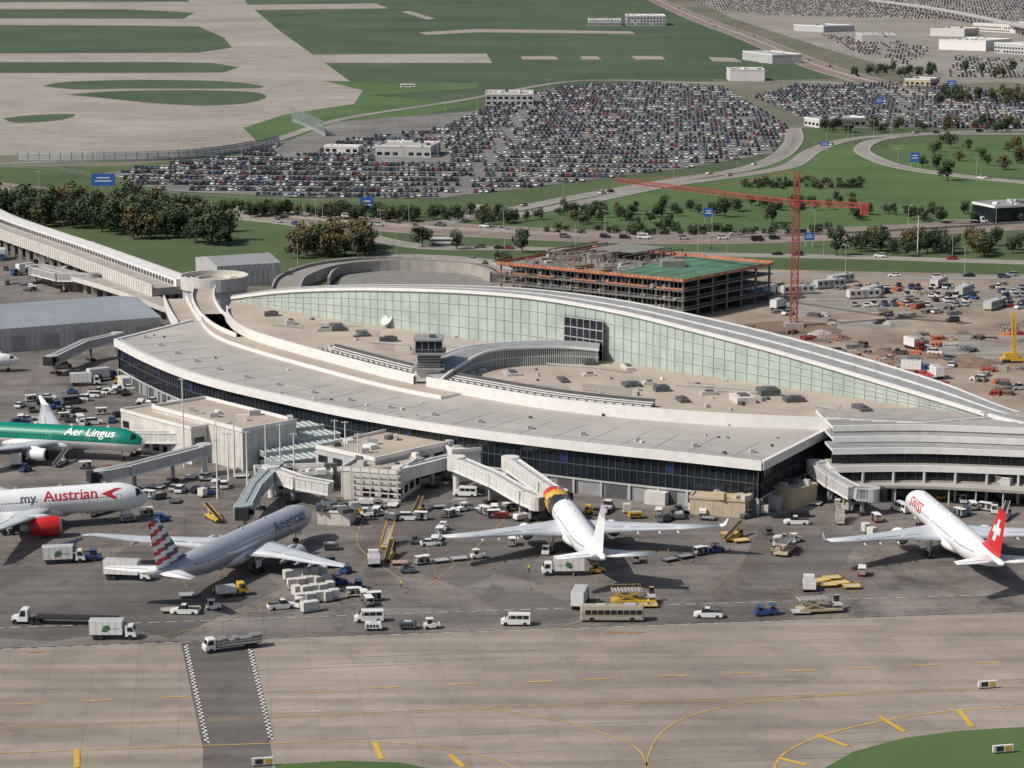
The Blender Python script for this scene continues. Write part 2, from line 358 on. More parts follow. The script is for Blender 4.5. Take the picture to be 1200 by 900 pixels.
def g_cab(mb,x,hw=1.15,zt=2.6):
    mb.loft([ring4(x-1.9,.6,zt,hw,hw-.08),ring4(x-.6,.6,zt,hw,hw-.08),ring4(x-.15,.6,1.6,hw,hw-.05),ring4(x+.1,.55,1.3,hw,hw-.1)],0)
    mb.add([(x-.57,-hw+.2,zt-.1),(x-.57,hw-.2,zt-.1),(x-.13,hw-.15,1.65),(x-.13,-hw+.15,1.65)],[(0,1,2,3)],1)
    for s in (-1,1): mb.add([(x-1.5,s*(hw+.01),1.6),(x-.35,s*(hw+.01),1.6),(x-.65,s*(hw-.04),zt-.2),(x-1.5,s*(hw-.04),zt-.2)],[(0,1,2,3)],1)
def g_boxtruck(mb,L=8.5,lift=1.0,hh=2.6,stripe=None):
    l=L/2; g_cab(mb,l)
    mb.box((0,0,.55),(L-.6,.9,.35),2); bl=L-2.4
    mb.box((-l+bl/2,0,lift),(bl,2.45,hh),3)
    for i in range(int(bl/1.2)+1):
        for s in (-1,1): mb.box((-l+.05+i*1.2,s*1.235,lift),(.06,.04,hh),4)
    mb.box((-l+bl/2,0,lift+hh),(bl-.3,2.2,.05),4)
    if stripe is not None:
        for s in (-1,1):
            mb.add([(-l+bl*.38,s*1.265,lift+.7),(-l+bl*.5,s*1.265,lift+.5),(-l+bl*.66,s*1.265,lift+1.2),(-l+bl*.58,s*1.265,lift+1.9),(-l+bl*.45,s*1.265,lift+1.7)],[(0,1,2,3,4)],stripe)
            mb.box((-l+bl*.8,s*1.26,lift+1.1),(bl*.2,.02,.25),4)
    wheels(mb,(-l+1.1,-l+2.1,l-1.0),1.2,.5)
def g_bus(mb):
    def rg(x,i=0): 
        return [(x,-1.25+i,.4),(x,1.25-i,.4),(x,1.27-i,2.2),(x,1.1-i,3.0-i),(x,-1.1+i,3.0-i),(x,-1.27+i,2.2)]
    mb.loft([rg(-6,.15),rg(-5.8),rg(5.7),rg(6,.2)],0)
    for s in (-1,1):
        for i in range(9): mb.box((-5.1+i*1.2,s*1.27,1.5),(1.05,.05,.85),1)
        mb.box((0,s*1.27,.75),(11,.03,.12),4)
    mb.box((6.0,0,1.3),(.08,2.0,1.3),1); mb.box((-3.5,0,2.98),(2,1.6,.25),4); mb.box((2,0,2.98),(1.6,1.4,.2),4)
    wheels(mb,(-3.8,3.8),1.3,.5)
def g_semi(mb):
    g_cab(mb,9.0,1.2,2.9); mb.loft([ring4(9.0,.6,1.6,1.0,.9),ring4(10.2,.6,1.4,.9,.75)],0)
    mb.box((6.3,0,.7),(3.4,.9,.3),2)
    mb.box((-2,0,1.2),(15.5,2.5,.28),5); mb.box((-2,0,.95),(15,.9,.25),2)
    for i in range(8): mb.box((-9+i*2,0,1.48),(.12,2.5,.05),2)
    wheels(mb,(-8.6,-7.4,5.2,6.3,9.6),1.22,.5)
    mb.cyl((6.9,.9,1),(6.9,.9,3.3),.09,.09,8,4)
def g_stake(mb):
    g_cab(mb,5.2,1.15,2.6); mb.box((-.8,0,.7),(9,.9,.3),2); mb.box((-1.2,0,1.1),(8.4,2.4,.2),4)
    for i in range(8):
        mb.box((-5+i*1.1,0,1.3),(.95,2.0,U(.7,1.3)),5)
    for s in (-1,1):
        mb.box((-1.2,s*1.2,1.75),(8.4,.06,.12),4)
        for i in range(9): mb.box((-5.3+i*1.03,s*1.2,1.3),(.08,.08,.6),4)
    wheels(mb,(-4.2,-3,4.2),1.18,.48)
def g_tug(mb):
    mb.loft([ring4(-1.5,.3,.95,.8,.75),ring4(-.2,.3,.95,.85,.8),ring4(.2,.3,1.15,.85,.75),ring4(1.5,.35,1.0,.75,.65)],0)
    mb.box((-.55,0,.95),(.5,1.2,.45),2)
    for x in (-.95,.15):
        for s in (-1,1): mb.box((x,s*.62,.95),(.07,.07,.95),0)
    mb.box((-.4,0,1.9),(1.4,1.4,.07),0)
    mb.cyl((.05,.25,1.15),(-.1,.25,1.4),.18,.18,8,2)
    wheels(mb,(-1.0,1.0),.88,.32)
def g_pushback(mb):
    mb.loft([ring4(-3.2,.4,1.15,1.2,1.15),ring4(2.0,.4,1.2,1.25,1.2),ring4(3.3,.5,1.0,1.15,1.05)],0)
    mb.box((1.7,0,1.18),(1.5,1.7,.95),1,top=0); mb.box((1.7,0,2.13),(1.6,1.8,.08),0)
    mb.box((-1.6,0,1.15),(2,1.6,.3),4); wheels(mb,(-2,2),1.3,.55)
def g_beltloader(mb):
    mb.loft([ring4(-3.4,.4,.85,.85,.8),ring4(2.9,.4,.85,.9,.85),ring4(3.3,.45,.75,.8,.75)],0)
    mb.beam((-4.2,.1,.9),(4.0,.1,2.9),.95,.2,2)
    for s in (-1,1): mb.beam((-4.2,.1+s*.52,1.0),(4.0,.1+s*.52,3.0),.09,.22,0)
    mb.beam((2,.1,.8),(2.6,.1,2.4),.15,.5,4); mb.beam((-.5,.1,.8),(.2,.1,1.9),.15,.5,4)
    mb.box((2.4,-.6,.85),(.7,.5,.5),2); wheels(mb,(-2.2,2.2),.92,.36)
def g_cargoloader(mb):
    mb.box((0,0,.5),(8.5,3.0,.45),0); mb.box((-1.3,0,2.6),(5.8,2.7,.25),4); mb.box((3.3,0,1.4),(2.0,2.8,.22),4)
    for s in (-1,1):
        mb.beam((-4,s*1.3,.9),(1.2,s*1.3,2.6),.14,.25,0); mb.beam((-4,s*1.3,2.6),(1.2,s*1.3,.9),.14,.25,0)
        mb.box((-1.3,s*1.4,3.4),(5.8,.06,.08),0)
        for i in range(5): mb.box((-4.1+i*1.4,s*1.4,2.8),(.06,.06,.65),0)
    for i in range(9): mb.cyl((-3.9+i*.65,-1.3,2.9),(-3.9+i*.65,1.3,2.9),.07,.07,6,2)
    mb.box((3.7,1.1,1.6),(.9,.8,1.3),1,top=0); wheels(mb,(-3,3),1.4,.45)
def g_uld(mb):
    prof=[(-.78,.5),(.78,.5),(1.0,.95),(1.0,2.1),(-.78,2.1)]
    mb.loft([[(x,p,z) for p,z in prof] for x in (-.76,.76)],3)
    mb.box((0,0,.3),(1.9,1.7,.12),4)
    for x in (-.5,0,.5): mb.box((x,-.79,.55),(.05,.03,1.5),4)
    wheels(mb,(-.7,.7),.85,.16,2,6)
def g_cart(mb):
    mb.box((0,0,.4),(3.0,1.5,.12),0); mb.beam((1.5,0,.4),(2.4,0,.35),.1,.1,2)
    for x in (-1.45,1.45):
        for s in (-.7,.7): mb.box((x,s,.5),(.07,.07,1.3),4)
    mb.box((0,0,1.8),(3.0,1.55,.06),3)
    for i in range(4): mb.box((-1.05+i*.7,U(-.1,.1),.52),(.6,U(.8,1.2),U(.4,1.1)),2 if i%2 else 5)
    wheels(mb,(-1.1,1.1),.75,.2,2,8)
def g_dolly(mb):
    mb.box((0,0,.4),(3.4,2.4,.1),4)
    for s in (-1,1): mb.box((0,s*1.15,.4),(3.4,.12,.2),0)
    for x in (-1.65,1.65): mb.box((x,0,.4),(.12,2.4,.2),0)
    for i in range(6): mb.cyl((-1.4+i*.55,-1.05,.55),(-1.4+i*.55,1.05,.55),.07,.07,6,0)
    mb.beam((1.7,0,.4),(2.8,0,.3),.1,.1,2); wheels(mb,(-1.2,1.2),1.1,.22,2,8)
def g_gpu(mb):
    mb.loft([ring4(-1.6,.45,1.5,.85,.8),ring4(1.3,.45,1.5,.85,.8),ring4(1.6,.5,1.2,.8,.75)],0)
    for i in range(4): mb.box((-1.1+i*.6,-.86,.7),(.4,.05,.5),2)
    mb.box((0,0,1.5),(1.4,1.0,.1),4); wheels(mb,(-1,1),.88,.3,2,8); mb.beam((1.6,0,.5),(2.6,0,.35),.1,.1,2)
def g_excavator(mb):
    pr=[(-2,.5),(-1.6,0),(1.6,0),(2,.5),(1.6,1.0),(-1.6,1.0)]
    for s in (-1,1): mb.loft([[(x,s*1.2-.3,z) for x,z in pr],[(x,s*1.2+.3,z) for x,z in pr]],2)
    mb.box((-.6,0,1.1),(3.4,2.6,1.2),0); mb.box((.7,.8,1.1),(1.4,1.0,1.9),1,top=0)
    mb.beam((1,-.2,1.8),(3.8,-.2,4.8),.4,.6,0); mb.beam((3.8,-.2,4.8),(6.2,-.2,2.0),.35,.5,0); mb.box((6.2,-.2,1.0),(.9,1.2,1.1),4)
def g_stairs(mb):
    mb.loft([ring4(-3.5,.4,.8,.9,.9),ring4(3.0,.4,.8,.9,.9)],0)
    for i in range(12): mb.box((-3.2+i*.5,0,.8+i*.24),(.5,1.6,.1),4)
    for s in (-1,1):
        mb.beam((-3.4,s*.85,1.0),(2.8,s*.85,4.0),.08,.35,0); mb.beam((-3.4,s*.85,2.0),(2.8,s*.85,5.0),.07,.07,0)
        for i in range(7): mb.box((-3.3+i*1.0,s*.85,1.0+i*.48),(.06,.06,1),0)
    mb.beam((2,0,.8),(2.4,0,3.5),.2,1.2,4); wheels(mb,(-2.4,2.2),.95,.36)
GEN={'sedan':lambda m:g_car(m,'sedan'),'suv':lambda m:g_car(m,'suv'),'pickup':lambda m:g_car(m,'pickup'),'van':g_van,'boxtruck':g_boxtruck,
 'logotruck':lambda m:g_boxtruck(m,8.5,1.0,2.6,5),'catering':lambda m:g_boxtruck(m,9.5,1.3,2.8),'utility':lambda m:g_boxtruck(m,6.0,.9,1.2),'bus':g_bus,'semi':g_semi,'stake':g_stake,'tug':g_tug,'pushback':g_pushback,'belt':g_beltloader,
 'loader':g_cargoloader,'uld':g_uld,'cart':g_cart,'dolly':g_dolly,'gpu':g_gpu,'excavator':g_excavator,'stairs':g_stairs}
NAME={'sedan':'parked_car','suv':'parked_car','pickup':'pickup_truck','van':'passenger_van','boxtruck':'box_truck','logotruck':'box_truck','catering':'catering_truck','utility':'utility_truck','bus':'shuttle_bus','semi':'flatbed_truck','stake':'stake_bed_truck','tug':'baggage_tug','pushback':'pushback_tractor','belt':'belt_loader','loader':'cargo_loader','uld':'cargo_container','cart':'baggage_cart','dolly':'cargo_dolly','gpu':'ground_power_unit','excavator':'excavator','stairs':'boarding_stairs'}
cache={}
greenlogo=M('green_logo',(.06,.16,.06),.5,0)
def veh(kind,u,v,deg,paint=carwhite,acc=None,name=None,world=False,z=.17):
    k=(kind,paint.name,acc.name if acc else '')
    if k not in cache:
        m=MB(); GEN[kind](m)
        cache[k]=m.mesh(NAME[kind],[paint,carglass,dark,white if kind!='uld' else offwhite,lgrey,acc or concrete])
    x,y=(u,v) if world else P2(u,v)
    return put(cache[k],name or NAME[kind],x,y,z,math.radians(deg))
paints=[carwhite,carblack,cargrey,carsilver,carred,carblue,carbeige]
def rp(): return random.choices(paints,[30,22,18,16,6,6,4])[0]
def inpoly(x,y,poly):
    c=False; n=len(poly)
    for i in range(n):
        x1,y1=poly[i];x2,y2=poly[i-1]
        if (y1>y)!=(y2>y) and x<(x2-x1)*(y-y1)/(y2-y1)+x1: c=not c
    return c
tmpl=[]
for k in ('sedan','suv'):
    m=MB(); g_car(m,k,0); m.box((0,0,.06),(3.9,1.7,.3),2); tmpl.append(m)
def fill(name,polypx,ang,pitch,slot,occ,z=.2,jit=.2,skip=[],scl=1.0):
    poly=PX(polypx); cx=sum(p[0] for p in poly)/len(poly); cy=sum(p[1] for p in poly)/len(poly)
    ex=max(math.dist(p,(cx,cy)) for p in poly); a=math.radians(ang); ca,sa=math.cos(a),math.sin(a)
    V=[];FF=[];MI=[]
    nr=int(ex/pitch)+1; ns=int(ex/slot)+1
    for r in range(-nr,nr+1):
        for side in (0,1):
            ro=r*pitch+side*5.4
            dens=1.0
            for s in range(-ns,ns+1):
                if s%12==0: dens=1 if R()>.15 else U(.2,.8)
                if (s+r%3)%70<2: continue
                if R()>occ*dens: continue
                lx=s*slot; x=cx+lx*ca-ro*sa; y=cy+lx*sa+ro*ca
                if not inpoly(x,y,poly): continue
                if any(inpoly(x,y,q) for q in skip): continue
                t=tmpl[R()>.5]; th=a+math.pi/2+(math.pi if R()>.5 else 0)+U(-.03,.03); c2,s2=math.cos(th),math.sin(th)
                jx=U(-jit,jit); o=len(V); sc=U(.94,1.08)*scl
                V.extend((x+jx+(q[0]*c2-q[1]*s2)*sc,y+(q[0]*s2+q[1]*c2)*sc,z+q[2]*sc) for q in t.v)
                FF.extend([o+i for i in f] for f in t.f)
                pi=random.choices(range(7),[22,31,25,11,5,5,1])[0]
                MI.extend(pi if mi==0 else 6+mi for mi in t.m)
    me=bpy.data.meshes.new(name); me.from_pydata(V,[],FF)
    for mm in paints+[carglass,dark]: me.materials.append(mm)
    me.polygons.foreach_set('material_index',MI); me.update()
    o=bpy.data.objects.new(name,me); scene.collection.objects.link(o)
skp=[PX([(440,168),(520,168),(530,192),(440,192)]),PX([(380,143),(560,130),(520,150),(400,165),(370,180),(330,185),(320,176)])]
fill('parked_cars_mass',lotA,-4,25,2.8,.95,skip=skp)
fill('parked_cars_mass',lotB,-10,24,3.0,.85)
fill('parked_cars_mass',[(770,-16),(1400,-16),(1400,24),(1150,24),(900,18),(840,12)],-4,42,4.8,.88)
fill('parked_cars_mass',[(960,40),(1090,56),(1090,62),(1060,78),(1000,60)],-10,32,3.6,.7)
fill('parked_cars_mass',[(1120,66),(1300,74),(1300,100),(1200,92),(1110,90)],-10,30,3.4,.7)
def traffic(c,offs,n,kinds=('sedan','suv'),lo=0,hi=1):
    rs=resample(c,4)
    for _ in range(n):
        i=int(U(lo,hi)*(len(rs)-2)); d=random.choice(offs); q=offset(rs[i:i+2],d)[0]
        a=math.degrees(math.atan2(rs[i+1][1]-rs[i][1],rs[i+1][0]-rs[i][0]))+(180 if d>0 else 0)
        k=random.choice(kinds); veh(k,q[0],q[1],a,rp(),None,'car' if k in('sedan','suv') else None,True,.26)
traffic(hw,[-12,-8,-4,4,8,12],60,('sedan','suv','suv','van','pickup'))
traffic(r2,[-2.5,2.5],6); traffic(r3,[-2.5,2.5],8); traffic(r6,[-2,2],16); traffic(r7,[-2,2],14); traffic(r4,[-2,2],5)
traffic(r5,[-9,-5,5,9],60)
veh('bus',478,103,0,carwhite); veh('bus',519,287,0)
veh('boxtruck',560,250,180); veh('semi',1130,262,0,carwhite)
for i in range(6): veh('bus',385+i*6,178+i*.3,100,carwhite)
# ---------------- trees ----------------
def tree_mesh(seed,h,r,mats,n=420,leaf=.75):
    rnd=random.Random(seed); mb=MB()
    mb.cyl((0,0,0),(0,0,h*.4),.22*h/8,.12*h/8,7,0)
    cl=[]
    for i in range(14):
        a=rnd.uniform(0,6.28); rr=r*rnd.uniform(.1,.72); z=h*rnd.uniform(.26,.86)
        rr*=1-.5*max(0,(z/h-.6))/.4
        c=Vector((rr*math.cos(a),rr*math.sin(a),z)); cl.append((c,r*rnd.uniform(.3,.5)))
        mb.cyl((0,0,h*rnd.uniform(.15,.38)),tuple(c),.08*h/8,.03,5,0,False)
    for i in range(n):
        c,cr=rnd.choice(cl)
        d=Vector((rnd.gauss(0,1),rnd.gauss(0,1),rnd.gauss(0,1))).normalized(); p=c+d*cr*rnd.uniform(.5,1.03)
        nr=(d+Vector((rnd.uniform(-.6,.6),rnd.uniform(-.6,.6),rnd.uniform(-.2,.8)))).normalized()
        x=nr.orthogonal().normalized(); y=nr.cross(x); s=leaf*rnd.uniform(.5,1.1); q=rnd.uniform(0,3)
        x2=x*math.cos(q)+y*math.sin(q); y2=nr.cross(x2)
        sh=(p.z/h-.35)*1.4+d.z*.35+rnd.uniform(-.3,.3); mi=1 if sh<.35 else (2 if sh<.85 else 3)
        mb.add([tuple(p-x2*s*.6),tuple(p-y2*s*.4+x2*s*.1),tuple(p+x2*s*.6),tuple(p+y2*s*.45)],[(0,1,2,3)],mi)
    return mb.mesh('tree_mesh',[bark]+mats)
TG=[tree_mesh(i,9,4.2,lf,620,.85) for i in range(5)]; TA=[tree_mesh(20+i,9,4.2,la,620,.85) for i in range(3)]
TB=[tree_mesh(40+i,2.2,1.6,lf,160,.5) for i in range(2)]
def tree(u,v,s=1.0,au=False,world=False):
    x,y=(u,v) if world else P2(u,v)
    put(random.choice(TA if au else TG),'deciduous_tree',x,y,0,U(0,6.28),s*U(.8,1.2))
for i in range(115):
    u=U(-90,268); v=252+ max(0,u/268)*29+U(-13,11); tree(u,v,1.35,R()<.16)
for i in range(50): tree(U(-60,190),U(238,252),1.1,R()<.4)
for i in range(26): tree(U(338,434),U(286,305),1.25,R()<.8)
for i in range(120):
    u=U(100,600); tree(u,248+(u-100)*.026+U(-4,3),.72,R()<.15)
for i in range(50):
    u=U(560,1000); tree(u,262-(u-560)*.05+U(-6,5),.6,R()<.12)
for i in range(26): tree(U(650,790),U(243,270),.6)
for i in range(44): tree(U(990,1260),U(286,298)+U(-2,6),.9,R()<.35)
for i in range(18): tree(U(1080,1220),U(168,200),.9,R()<.4)
for i in range(40): tree(U(1000,1230),U(250,262),.6)
for i in range(40): tree(U(960,1300),U(148,156),.8,R()<.3)
for i in range(40): tree(U(1100,1300),U(112,125),1.1,R()<.3)
for i in range(24): tree(U(960,1220),U(84,92),1.1,R()<.2)
for i in range(30): tree(U(560,760),U(308,320),.6,R()<.6)
for u,v in ((495,290),(535,292),(612,296),(980,300),(1110,212),(850,255),(905,262)): tree(u,v,1.1)
for i in range(60):
    x,y=P2(U(870,1010),U(212,222)); put(random.choice(TB),'shrub',x,y,0,U(0,6),U(1,1.6))
for i in range(60):
    x,y=P2(U(640,1000),U(268,276)); put(random.choice(TB),'shrub',x,y,0,U(0,6),U(1,1.6))
# ---------------- street lamps, signs, fences ----------------
lm=MB(); lm.cyl((0,0,0),(0,0,11),.11,.07,6,0); lm.beam((-1.6,0,11),(1.6,0,11.1),.08,.08,0)
for s in (-1,1): lm.box((s*1.8,0,10.95),(.8,.3,.18),0)
lampm=lm.mesh('street_lamp',[lgrey])
for c,st_,d in ((hw,45,0),(r6,50,6),(r3,55,7),(r7,45,6),(r5,70,0),(r4,60,6)):
    for p in offset(resample(c,st_),d): put(lampm,'street_lamp',p[0],p[1],0,U(0,3))
pa_=PX(lotA)
for u in range(200,900,45):
    for v in (112,135,160,185,210):
        if inpoly(*P2(u,v),pa_): put(lampm,'street_lamp',*P2(u+U(-10,10),v),0,0,1.1)
mm=MB(); mm.cyl((0,0,0),(0,0,24),.24,.12,8,0)
for i in range(4):
    a=i*math.pi/2; mm.box((.6*math.cos(a),.6*math.sin(a),23.6),(.5,.4,.3),1,a)
mastm=mm.mesh('light_mast',[white,lgrey])
def mast(u,v,h): put(mastm,'light_mast',*P2(u,v),0,0,(1,1,h/24))
for u,v,h in ((216,548,22),(393,560,14),(405,562,14),(329,565,14),(312,560,14),(275,560,14),(467,545,13),(430,560,10),(1150,560,16),(1075,300,16),(255,585,14),(268,572,13),(290,575,14),(345,572,13),(420,572,13)): mast(u,v,h)
def sign(name,u,v,w,h,z,mat,yaw=0,posts=2):
    e=MB(); x,y=P2(u,v)
    for s in ((-w*.35,w*.35) if posts==2 else (0,)): e.cyl((s,0,0),(s,0,z+h*.9),.12,.12,6,1)
    e.box((0,-.15,z),(w,.12,h),0); e.box((0,-.22,z+h*.35),(w*.7,.03,h*.1),2); e.box((0,-.22,z+h*.62),(w*.55,.03,h*.1),2)
    o=e.obj(name,[mat,lgrey,white]); o.location=(x,y,0); o.rotation_euler=(0,0,yaw)
sgnblue=M('sign_blue',(.02,.12,.4),.5,.05)
for u,v,w,h,z in ((122,240,11,5.5,9),(430,254,6,6,3),(1115,108,7,5,4),(1072,196,5,5,3),(966,176,5,2.5,2.5),(830,262,4,4,3),(1030,128,6,4,4),(948,290,4,3,3)): sign('highway_sign',u,v,w,h,z,sgnblue)
def fence(name,pts,h,mat,step=4,w=.12):
    c=resample(smooth(PX(pts),6),step); e=MB()
    for p in c: e.box((p[0],p[1],0),(w,w,h),0)
    for z in (.3,.85): e.bar(c,.05,h*z,h*z+.12,0)
    e.obj(name,[mat])
def lerp3(a,b_,t): return tuple(x+(y-x)*t for x,y in zip(a,b_))
def blast(name,pts,h,mat):
    c=resample(smooth(PX(pts),6),3); e=MB(); e.bar(c,.5,0,h*.25,0)
    q=offset(c,2)
    for k in range(5):
        f0=.22+k*.16; A=[lerp3((a[0],a[1],h*f0),(b[0],b[1],h*f0),f0) for a,b in zip(c,q)]; B=[lerp3((a[0],a[1],h*(f0+.11)),(b[0],b[1],h*(f0+.11)),f0+.11) for a,b in zip(c,q)]
        e.strip(A,B,0)
    for a,b in zip(c[::2],q[::2]): e.beam((a[0],a[1],0),(b[0],b[1],h),.25,.25,1)
    e.obj(name,[mat,dgrey])
blast('blast_fence',[(20,190),(120,190),(230,186),(300,176),(330,170)],5.5,grey)
blast('blast_fence',[(382,160),(362,150),(342,142)],10,glasspale)
fence('perimeter_fence',[(-100,196),(60,200),(190,226),(380,236),(540,234),(700,214),(905,186),(930,155)],2.4,grey)
fence('perimeter_fence',[(560,340),(600,378),(720,376),(900,398)],2.4,grey)
# ---------------- generic building ----------------
def building(name,corners,h,wall,roofm,win=True,par=.8,step=4,trim=white,z0=0):
    e=empty(name); b=MB(); b.prism(corners,z0,h,0,1); b.obj('walls_and_roof',[wall,roofm],e)
    t=MB(); n=len(corners)
    for i in range(n):
        a,c=corners[i],corners[(i+1)%n]; t.bar([a,c],.4,h-.25,h+par,0)
        L=math.dist(a,c); dx,dy=(c[0]-a[0])/L,(c[1]-a[1])/L; nx,ny=dy,-dx
        cx=sum(p[0] for p in corners)/n; cy=sum(p[1] for p in corners)/n
        if (a[0]+c[0])/2*nx+(a[1]+c[1])/2*ny<cx*nx+cy*ny: nx,ny=-nx,-ny
        k=max(1,int(L/step))
        if win:
            for f in range(max(1,int((h-z0)/3.8))):
                for j in range(k):
                    if R()<.12: continue
                    s=(j+.5)*L/k; t.box((a[0]+dx*s+nx*.04,a[1]+dy*s+ny*.04,z0+1.2+f*3.7),(L/k*.62,.1,1.7),1,math.atan2(dy,dx))
        else:
            for j in range(k*2):
                s=(j+.5)*L/k/2; t.box((a[0]+dx*s+nx*.02,a[1]+dy*s+ny*.02,z0),(.09,.06,h-z0-.3),2,math.atan2(dy,dx))
    xs=[p[0] for p in corners];ys=[p[1] for p in corners]
    for i in range(12):
        x=U(min(xs),max(xs));y=U(min(ys),max(ys))
        if inpoly(x,y,corners): t.box((x,y,h),(U(.8,3),U(.8,3),U(.4,1.6)),random.choice([0,2,3]),U(0,1))
    t.obj('trim_and_windows',[trim,darkglass,lgrey,dgrey],e); return e
def rect(u1,v1,u2,v2,depth):
    a=P2(u1,v1);b=P2(u2,v2);L=math.dist(a,b);nx,ny=-(b[1]-a[1])/L,(b[0]-a[0])/L
    return [a,b,(b[0]+nx*depth,b[1]+ny*depth),(a[0]+nx*depth,a[1]+ny*depth)]
building('office_building',rect(569,124,625,124,40),8,lgrey,roofgrey,True)
building('office_building',rect(440,184,505,185,30),6,lgrey,roofgrey,True)
building('warehouse',rect(855,95,896,95,30),9,white,offwhite,False)
building('warehouse',rect(870,70,905,75,30),8,lgrey,lgrey,False)
building('warehouse',rect(735,30,780,30,60),12,lgrey,white,True)
building('warehouse',rect(690,30,728,30,40),7,lgrey,lgrey,True)
building('warehouse',rect(1100,58,1155,60,60),10,white,offwhite,False)
building('warehouse',rect(1165,62,1260,68,60),10,lgrey,white,True)
building('warehouse',rect(1090,42,1130,43,50),8,offwhite,rooftan,False)
building('warehouse',rect(1010,50,1050,50,50),8,lgrey,roofgrey,False)
building('warehouse',rect(1140,36,1200,40,70),9,offwhite,lgrey,True)
building('warehouse',rect(930,36,965,38,50),7,lgrey,lgrey,False)
building('warehouse',rect(1215,50,1290,54,70),9,offwhite,white,True)
building('warehouse',rect(1060,100,1090,101,24),5,beige,rooftan,True)
building('office_building',rect(960,150,1015,148,20),5,offwhite,lgrey,True)
building('office_building',rect(1165,262,1240,258,18),7,darkglass,grey,True)
building('booth_building',rect(380,180,420,181,9),4,offwhite,lgrey,True)
e=MB(); c=resample(smooth(PX([(1020,8),(1100,20),(1200,42),(1350,80)]),6),30)
e.bar(c,9,9,10.6,0); e.bar(offset(c,4.2),.3,10.6,12,1); e.bar(offset(c,-4.2),.3,10.6,12,1)
for p in c: e.cyl((p[0],p[1],0),(p[0],p[1],9),1.2,1.2,8,0)
e.obj('rail_viaduct',[grey,lgrey])
# ---------------- TERMINAL ----------------
T=empty('airport_terminal')
Z1=12.0
fc=smooth(PX([(135,399),(165,415),(210,434),(260,449),(320,463),(400,480),(480,494),(560,506),(640,516),(720,525),(800,533),(893,543)],Z1),6)
bc=smooth(PX([(977,500),(860,492),(700,482),(560,464),(480,449),(400,431),(330,413),(280,396),(240,378),(225,376)],Z1),4)
roof=fc+bc
b=MB(); b.sheet(roof,Z1,0)
endc=[fc[-1],bc[0]]; lefte=[bc[-1],fc[0]]
b.obj('concourse_roof',[roofgrey],T)
b=MB()
for cc in (fc,endc,lefte): b.bar(cc,.9,Z1-1.6,Z1+.45,0)
b.bar(offset(fc,1.6),.25,Z1+.01,Z1+.35,1)
for q in resample(offset(fc,9),14): b.box((q[0],q[1],Z1),(1.2,1.2,.9),1,.2)
b.obj('fascia',[white,lgrey],T)
def facade(c,name):
    b=MB(); ci=offset(c,1.0)
    b.wall(ci,0,3.6,2); b.wall(offset(ci,-.05) ,3.6,Z1-1.6,0)
    b.bar(offset(ci,-.15),.35,3.4,3.8,1); b.bar(offset(ci,-.1),.22,6.9,7.05,3)
    pts=resample(ci,1.75)
    for i,(p,q) in enumerate(zip(pts[:-1],pts[1:])):
        a=math.atan2(q[1]-p[1],q[0]-p[0]); nx,ny=math.sin(a)*.16,-math.cos(a)*.16
        b.box((p[0]+nx,p[1]+ny,3.8),(.1,.14,Z1-5.5),3,a)
        if R()<.12: b.add([(p[0]+nx*.6,p[1]+ny*.6,7.1),(q[0]+nx*.6,q[1]+ny*.6,7.1),(q[0]+nx*.6,q[1]+ny*.6,10.2),(p[0]+nx*.6,p[1]+ny*.6,10.2)],[(0,1,2,3)],5)
        if i%4==0: b.box((p[0]+nx*1.5,p[1]+ny*1.5,0),(.5,.5,3.5),1,a)
        if i%7 in(1,2,3) : b.box((p[0]+nx*.5,p[1]+ny*.5,.2),(1.7,.1,2.9),4,a)
        if i%23==5: b.box((p[0]+nx*8,p[1]+ny*8,0),(5,2.4,3.0),6,a)
    b.obj(name,[darkglass,lgrey,grey,dgrey,dgrey,navy,offwhite],T)
facade(fc,'front_glass_facade'); facade(endc,'end_glass_facade'); facade(lefte,'left_glass_facade')
ub=[272,330,400,470,560,640,730,800,900,1000,1100,1185,1290]
vb=[352,363,375,386,399,410,425,437,451,466,482,497,517]
vt=[350,343,340,340.5,344,352,368,385,411,440,470,495,516]
vk=[348,340,336,335.5,337,342,354,368,391,418,449,482,510]
ZR=14.0
base=[];top=[];back=[]
for u,a,t_,k in zip(ub,vb,vt,vk):
    p=P2(u,a,ZR); zt=zat(p[1],t_); base.append((p[0],p[1],ZR)); top.append((p[0],p[1],zt)); back.append(P(u,k,max(zt-.8,ZR-1)))
base=smooth(base,8);top=smooth(top,8);back=smooth(back,8)
b=MB(); b.strip(base,top,0)
for i in range(0,len(base)-1):
    A=Vector(base[i]);B=Vector(base[i+1]);C=Vector(top[i]);D=Vector(top[i+1]); n=max(1,int((B-A).length/2.2))
    for j in range(n):
        t=j/n; p=A.lerp(B,t);q=C.lerp(D,t); p.y-=.15;q.y-=.15
        if q.z-p.z>.3: b.beam(tuple(p),tuple(q),.09,.12,1)
    for f in (.25,.5,.75):
        p=A.lerp(C,f);q=B.lerp(D,f); p.y-=.2;q.y-=.2
        if C.z-A.z>2: b.beam(tuple(p),tuple(q),.08,.1,1)
b.obj('clerestory_glass_wall',[glassgreen,offwhite],T)
b=MB()
pa=P(661,414.5,ZR); pb=P(706,422,ZR); za=zat(pa[1],370); zb=zat(pb[1],376)
pa=Vector(pa);pb=Vector(pb); pa.y-=.8;pb.y-=.8
b.add([(pa.x,pa.y,ZR),(pb.x,pb.y,ZR),(pb.x,pb.y,zb),(pa.x,pa.y,za),(pa.x,pa.y+4,ZR),(pb.x,pb.y+4,ZR),(pb.x,pb.y+4,zb),(pa.x,pa.y+4,za)],[(0,1,2,3),(0,3,7,4),(1,2,6,5),(3,2,6,7)],0)
